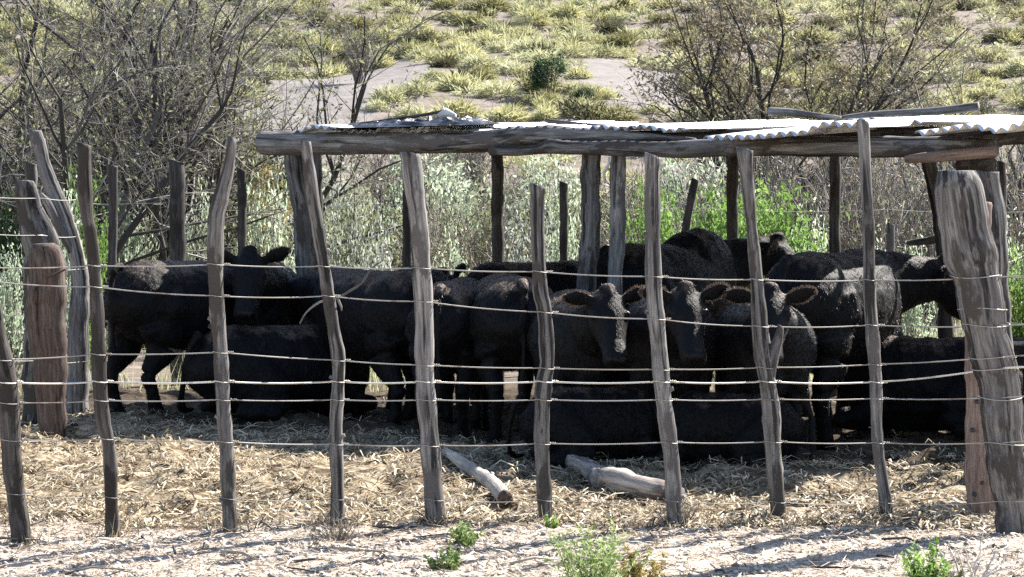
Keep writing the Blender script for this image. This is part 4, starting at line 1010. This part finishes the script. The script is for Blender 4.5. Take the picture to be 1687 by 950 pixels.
# the thicket that fills the gaps further back
fr = random.Random(21)
for i, px in enumerate(range(-20, 1720, 42)):
    k = fr.choice(('sage', 'olive', 'brush', 'brush2', 'silver', 'olive') if px > 420 else ('thicket', 'brush', 'olive'))
    k = fr.choice(('brush', 'brush2', 'brush', 'silver')) if px > 1290 else k
    lab = {'sage': 'pale sage shrub within the thicket behind the pen', 'olive': 'olive shrub within the thicket behind the pen', 'brush': 'grey bare shrub within the thicket behind the pen',
           'brush2': 'dry brown bare shrub within the thicket behind the pen', 'silver': 'silver grey shrub within the thicket behind the pen', 'thicket': 'dark twiggy shrub within the thicket behind the pen'}[k]
    put(k, px + fr.uniform(-20, 20), fr.uniform(29, 35), fr.uniform(150, 240), lab, group='thicket shrubs behind the pen', top=fr.uniform(205, 335) if px > 420 else fr.uniform(150, 240))
# band just above the roof, foot of the hill
for kind, px, d, w, hk, lab in (
  ('brush', 640, 40, 150, 1.0, 'grey bare shrub above the left half of the roof'), ('brush', 775, 44, 130, 1.35, 'tall bare shrub above the black tarp'),
  ('brush2', 710, 41, 120, 1.0, 'dry shrub rising behind the black tarp'), ('brush', 860, 40, 120, .9, 'grey bare shrub above the middle of the roof'),
  ('brush2', 950, 39, 120, .9, 'dry low shrub below the dark green bush'), ('silver', 1175, 42, 190, 1.2, 'silver grey shrub left of the brown-leaved tree'),
  ('brush', 1215, 40, 150, 1.1, 'bare shrub against the brown-leaved tree'), ('olive', 1380, 38, 150, 1.0, 'olive shrub right of the brown-leaved tree'),
  ('sage', 1085, 41, 90, 1.3, 'pale upright shrub left of the bent roof sheet'), ('brush', 1500, 38, 170, 1.0, 'bare shrub above the long bowed pole'),
  ('green', 1575, 43, 80, 1.2, 'light green bush left of the small bare tree'), ('brush2', 500, 38, 150, .9, 'reddish dry shrub beside the left end of the roof'),
  ('brush', 440, 36, 160, 1.0, 'dry grey shrub right of the slender bare tree'), ('sage', 560, 39, 100, .8, 'pale sage shrub just above the roof at left')):
    put(kind, px, d, w, lab, hk, 'shrubs at the foot of the hill')
for kind, px, py, w, hk, lab in (('brush', 590, 136, 90, 1.35, 'lone bare shrub on the hillside at the edge of the bare soil'), ('dgreen', 908, 160, 84, 1.1, 'round dark green bush alone on the hillside'),
  ('dgreen', 962, 180, 52, .9, 'small dark green bush below the round one'), ('olive', 860, 50, 40, 1.0, 'olive bush high on the hillside'), ('olive', 1015, 45, 36, 1.0, 'little olive bush right of the high olive bush')):
    g = ground_hit(px, py); put(kind, px, g.y, w, lab, hk, 'bushes on the hillside', g)

# tussocks on the hillside: individuals sharing mesh data
tp = [(make_tussock(M_tus_y), 'yellow-green tussock grass clump on the hillside'), (make_tussock(M_tus_y, 510, .7, 1.2), 'yellow-green tussock grass clump on the hillside'),
      (make_tussock(M_tus_p, 510, .6, 1.3), 'pale straw-coloured tussock clump on the hillside'), (make_tussock(M_tus_o, 578, .55, 1.4), 'dull olive tussock clump on the hillside'), (make_tussock(M_tus_p, 442, .66, 1.1), 'pale straw-coloured tussock clump on the hillside')]
used = [False] * len(tp); placed = []
GR = {0: 'yellow-green tussocks on the hillside', 1: 'yellow-green tussocks on the hillside', 2: 'pale tussocks on the hillside', 3: 'olive tussocks on the hillside', 4: 'pale tussocks on the hillside'}
tr_ = random.Random(11); cnt = 0
for _ in range(9000):
    if cnt >= 290: break
    px, py = tr_.uniform(-30, 1720), 205 - 215 * tr_.random()
    g = ground_hit(px, py, 26, 170)
    if g is None or is_bare(g.x, g.y, .75): continue
    s = PXM(g.y); mind = tr_.uniform(.5, .8) * (1 + .5 * (g.y > 75))
    if any(abs(g.x - q[0]) < mind and abs(g.y - q[1]) < mind * 3.2 for q in placed): continue
    placed.append((g.x, g.y)); k = tr_.choices(range(5), (4, 4, 3.4, 1.8, 3.0))[0]
    if not used[k]: o = tp[k][0]; used[k] = True
    else: o = tp[k][0].copy(); COL.objects.link(o)
    sc = tr_.uniform(.8, 1.5) * (1.0 + .35 * sstep(50, 100, g.y)); o.location = g; o.rotation_euler = (0, 0, tr_.uniform(0, 6.28)); o.scale = (sc * tr_.uniform(1, 1.5), sc * tr_.uniform(1, 1.3), sc * tr_.uniform(.75, 1.1))
    tag(o, tp[k][1], 'tussock', GR[k]); cnt += 1

# the smaller tufts beyond those 290, as one mass
def tuft_mass():
    for mat, n, nm, lab, sd in ((M_tus_y, 230, 'small_tufts', 'small yellow-green grass tufts between the tussocks of the hillside', 1), (M_tus_p, 330, 'pale_tufts', 'small pale grass tufts between the tussocks of the hillside', 3), (M_tus_o, 400, 'olive_tufts', 'dull olive low tufts between the tussocks of the hillside', 2)):
        mb = MB(); r = random.Random(sd)
        for _ in range(n):
            D = 38 + 95 * r.random() ** 1.05; x = r.uniform(-.27, .27) * D
            if is_bare(x, D, .8): continue
            z = tz(x, D); sc = r.uniform(.55, 1.2) * (1 + .35 * (D > 80)); cc = r.random(); sx_ = r.uniform(.9, 1.5)
            for _k in range(110):
                nr = rdir(1.6); q = .30 * sc * r.uniform(.5, 1)
                blade(mb, (x + nr.x * q * 1.2 * sx_, D + nr.y * q * 1.2, z + nr.z * q - .02), (nr + Vector((r.gauss(0, .4), r.gauss(0, .4), .35))).normalized(), .24 * sc * r.uniform(.6, 1.2), .05 * sc, .4, min(1, max(0, .45 * cc + .55 * r.random())), 2)
        tag(mb.build(nm, mat), lab, 'grass', kind='stuff')
tuft_mass()
# low grass between and under everything (uncountable)
def grass_cover():
    mb = MB(); r = random.Random(5)
    for _ in range(22000):
        y = 18.2 + 24 * r.random() ** 1.3; x = r.uniform(-.27, .27) * y
        if vnoise(np.array([x / 1.4]), np.array([y / 1.4]), 51)[0] < .38: continue
        d = rdir(.6); blade(mb, (x, y, tz(x, y) - .01), d, r.uniform(.12, .36), .010, .15, r.random(), 2)
    o = mb.build('grass', M_tus_p); tag(o, 'pale dry grass growing between the shrubs behind the pen', 'grass', kind='stuff')
    mb = MB()
    for _ in range(5000):
        px, py = r.uniform(-30, 1720), r.uniform(0, 210); D = 34 + 90 * r.random() ** 1.4; x = r.uniform(-.26, .26) * D
        if is_bare(x, D, .8): continue
        d = rdir(.8); blade(mb, (x, D, tz(x, D) - .02), d, r.uniform(.15, .45), .02, .15, r.random(), 2)
    o = mb.build('hill_grass', M_tus_o); tag(o, 'low olive grass covering the hillside between tussocks', 'grass', kind='stuff')
grass_cover()

# straw and litter on the floor of the pen
def litter():
    r = random.Random(9); mb = MB(); n = 40000
    xs = np.array([r.uniform(-.30, .30) for _ in range(n)]); ys = np.array([10.5 + 7.2 * r.random() ** 1.25 for _ in range(n)]); xs = xs * ys
    zs = terrain(xs, ys); keep = vnoise(xs / .35, ys / .35, 61)
    for x, y, z, k in zip(xs, ys, zs, keep):
        if k < .30 * r.random() + .12 or (y + .75 * min(max(x, -3), 1.7) > 13.5 + .8 * k and (x < 1.9 or y > 13.6) and r.random() < .93): continue  # straw thinned over the shelter shadow painted on the floor
        a = r.uniform(0, 6.28); L = r.uniform(.03, .17); w = r.uniform(.003, .009); d = Vector((math.cos(a), math.sin(a), r.gauss(0, .16)))
        s = Vector((-math.sin(a), math.cos(a), r.gauss(0, .35))) * w; b = Vector((0, 0, r.uniform(0, .03))) ; c = Vector((x, y, z + r.uniform(.004, .03)))
        kx = s * r.uniform(-3, 3)
        mb.add([c - d * L * .5 - s * .5, c - d * L * .5 + s * .5, c + b + kx - s * .6, c + b + kx + s * .6, c + d * L * .5 - s * .4, c + d * L * .5 + s * .4], [(0, 1, 3, 2), (2, 3, 5, 4)], min(1, max(0, r.gauss(.46, .32))))
    for kn, d, mt_, lb_ in FP.values():     # dry tufts caught round the foot of every post
        b = P(kn[-1][0], kn[-1][1], d)
        for _ in range(34):
            a = r.uniform(0, 6.28); q = r.uniform(.03, .13); x, y = b.x + math.cos(a) * q, b.y + math.sin(a) * q
            blade(mb, (x, y, tz(x, y) - .01), rdir(.8), r.uniform(.04, .15), .006, .2, r.uniform(.2, .8), 2)
    tag(mb.build('straw', M_straw), 'trampled yellow straw covering the floor of the pen', 'straw', kind='stuff')
    mb = MB(); n = 12000
    for _ in range(n):
        y = 8.9 + 2.0 * r.random(); x = r.uniform(-.28, .28) * y; a = r.uniform(0, 6.28); L = r.uniform(.02, .14); w = r.uniform(.0015, .005)
        z = 0; d = Vector((math.cos(a), math.sin(a), r.gauss(0, .15))); s = Vector((-math.sin(a), math.cos(a), r.gauss(0, .3))) * w
        mb.v; c = Vector((x, y, 0)); mb.add([c - d * L * .5 - s, c - d * L * .5 + s, c + s * 3, c + s * 4.5, c + d * L * .5 - s * .6, c + d * L * .5 + s * .6], [(0, 1, 3, 2), (2, 3, 5, 4)], min(1, max(0, r.gauss(.55, .28))))
    v = np.array(mb.v); v[:, 2] += terrain(v[:, 0], v[:, 1]) + .008; mb.v = v.tolist()
    tag(mb.build('litter', M_litter), 'pale dry plant litter scattered on the sandy ground outside the fence', 'litter', kind='stuff')
    for i in range(46):
        y = 9.0 + 1.7 * r.random(); x = r.uniform(-.27, .27) * y; a = r.gauss(0, .7); L = r.uniform(.08, .32); q = Vector((x, y, tz(x, y) + .012)); d = Vector((math.cos(a), math.sin(a), 0)); w = r.uniform(.003, .008)
        mb = MB(); mb.tube([q, q + d * L * .5 + Vector((r.gauss(0, .015), r.gauss(0, .015), r.uniform(0, .02))), q + d * L], [w, w * .9, w * .4], 5, rough=.1)
        tag(mb.build('stick', (M_dead, M_wood_d, M_wood_b)[i % 3], None, tuple(q)), ('brown dry stick lying on the sandy verge', 'dark dry stick lying on the sandy verge', 'grey dry stick lying on the sandy verge')[i % 3], 'stick', ('brown sticks on the verge', 'dark sticks on the verge', 'grey sticks on the verge')[i % 3])
    mb = MB()
    for _ in range(1500):
        y = 8.9 + 2.6 * r.random() ** 1.3; x = r.uniform(-.28, .28) * y; s = r.uniform(.006, .022); z = tz(x, y)
        ic = [(0, 0, 1), (1, 0, 0), (0, 1, 0), (-1, 0, 0), (0, -1, 0), (0, 0, -1)]
        mb.add([(x + p[0] * s * r.uniform(.7, 1.3), y + p[1] * s * r.uniform(.7, 1.3), z + s * .3 + p[2] * s * r.uniform(.5, .8)) for p in ic], [(0, 1, 2), (0, 2, 3), (0, 3, 4), (0, 4, 1), (5, 2, 1), (5, 3, 2), (5, 4, 3), (5, 1, 4)], r.random())
    tag(mb.build('pebbles', M_stone), 'small pale pebbles strewn on the sandy ground outside the fence', 'pebbles', kind='stuff')
    mb = MB()
    for _ in range(150):
        y = 10.7 + 6 * r.random(); x = r.uniform(-.28, .28) * y; s = r.uniform(.015, .055); z = tz(x, y) - s * .25; n_ = 9
        vs = [(x, y, z + s * .7)]; fs = []
        for ring, (rr, hh) in enumerate(((.55, .6), (1.0, .15), (1.05, -.3))):
            for k in range(n_):
                a = 6.283 * k / n_; q = rr * s * r.uniform(.8, 1.25); vs.append((x + math.cos(a) * q, y + math.sin(a) * q, z + hh * s * r.uniform(.6, 1.1)))
        for k in range(n_):
            k2 = (k + 1) % n_; fs.append((0, 1 + k, 1 + k2))
            for g in range(2): fs.append((1 + g * n_ + k, 1 + (g + 1) * n_ + k, 1 + (g + 1) * n_ + k2, 1 + g * n_ + k2))
        mb.add(vs, fs, r.random())
    tag(mb.build('dung', M_dung), 'dark lumps of dry dung among the straw of the pen', 'dung', kind='stuff')
litter()

# weeds outside the fence
M_weed = leaf_mat('yellow_green_weed', [(0, (.07, .11, .035)), (.5, (.19, .27, .09)), (1, (.40, .47, .22))], .45)
def weed_at(px, py, wpx, hpx, mat, label, n=22, ls=.016, lean=.6, name='weed', dens=1.0):
    g = ground_hit(px, py); s = PXM(g.y)
    o = make_weed(mat, wpx / s * .6, hpx / s, n, ls * .8, name, lean, dens); o.location = g; tag(o, label, 'weed', 'weeds along the front of the fence'); return o
weed_at(768, 902, 70, 48, M_weed, 'small green weed between the thick pale post and the shortest post', 16, .016, .9, dens=.7)
weed_at(745, 940, 100, 52, M_weed, 'low sprawling green weed at the bottom left of the large one', 14, .014, .95, dens=.7)
weed_at(985, 968, 270, 128, M_weed, 'largest green weed in front of the fence, at the bottom middle', 40, .015, 1.1, dens=.5)
weed_at(1050, 965, 110, 70, M_gold, 'yellowing weed at the right foot of the largest green weed', 16, .015, .8, dens=.7)
weed_at(908, 870, 40, 36, M_grn, 'tiny green weed at the foot of the shortest post', 7, .012, .5, dens=.6)
weed_at(1522, 962, 90, 80, M_grn, 'upright bright green weed at the lower right', 17, .017, .85, dens=.6)
weed_at(1550, 965, 120, 40, M_olive, 'low olive weed beside the white dead twigs', 12, .014, .9, dens=.6)
def dead_at(px, py, wpx, hpx, mat, label, n=26, thick=.004, name='dead_weed'):
    g = ground_hit(px, py); s = PXM(g.y); o = make_brush(mat, wpx / s / 2, hpx / s, n, name, thick=thick); o.location = g; tag(o, label, 'dead weed', 'dead weeds along the front of the fence'); return o
dead_at(555, 892, 120, 60, M_dead, 'tangled brown dead weed at the foot of a leaning front post', 34)
dead_at(505, 905, 90, 34, M_dead, 'low brown dead weed left of the tangled one', 18)
dead_at(1120, 868, 90, 60, M_dead, 'dead grey weed at the foot of the post by the bent log', 26)
dead_at(1300, 880, 60, 34, M_dead, 'small dead weed at the foot of the forked post', 14)
dead_at(190, 885, 50, 30, M_dead, 'small dead weed at the foot of a dark left post', 12)
dead_at(1592, 956, 190, 84, M_pale_twig, 'white bare dead twigs standing at the lower right', 9, .0075, 'dead_twigs')
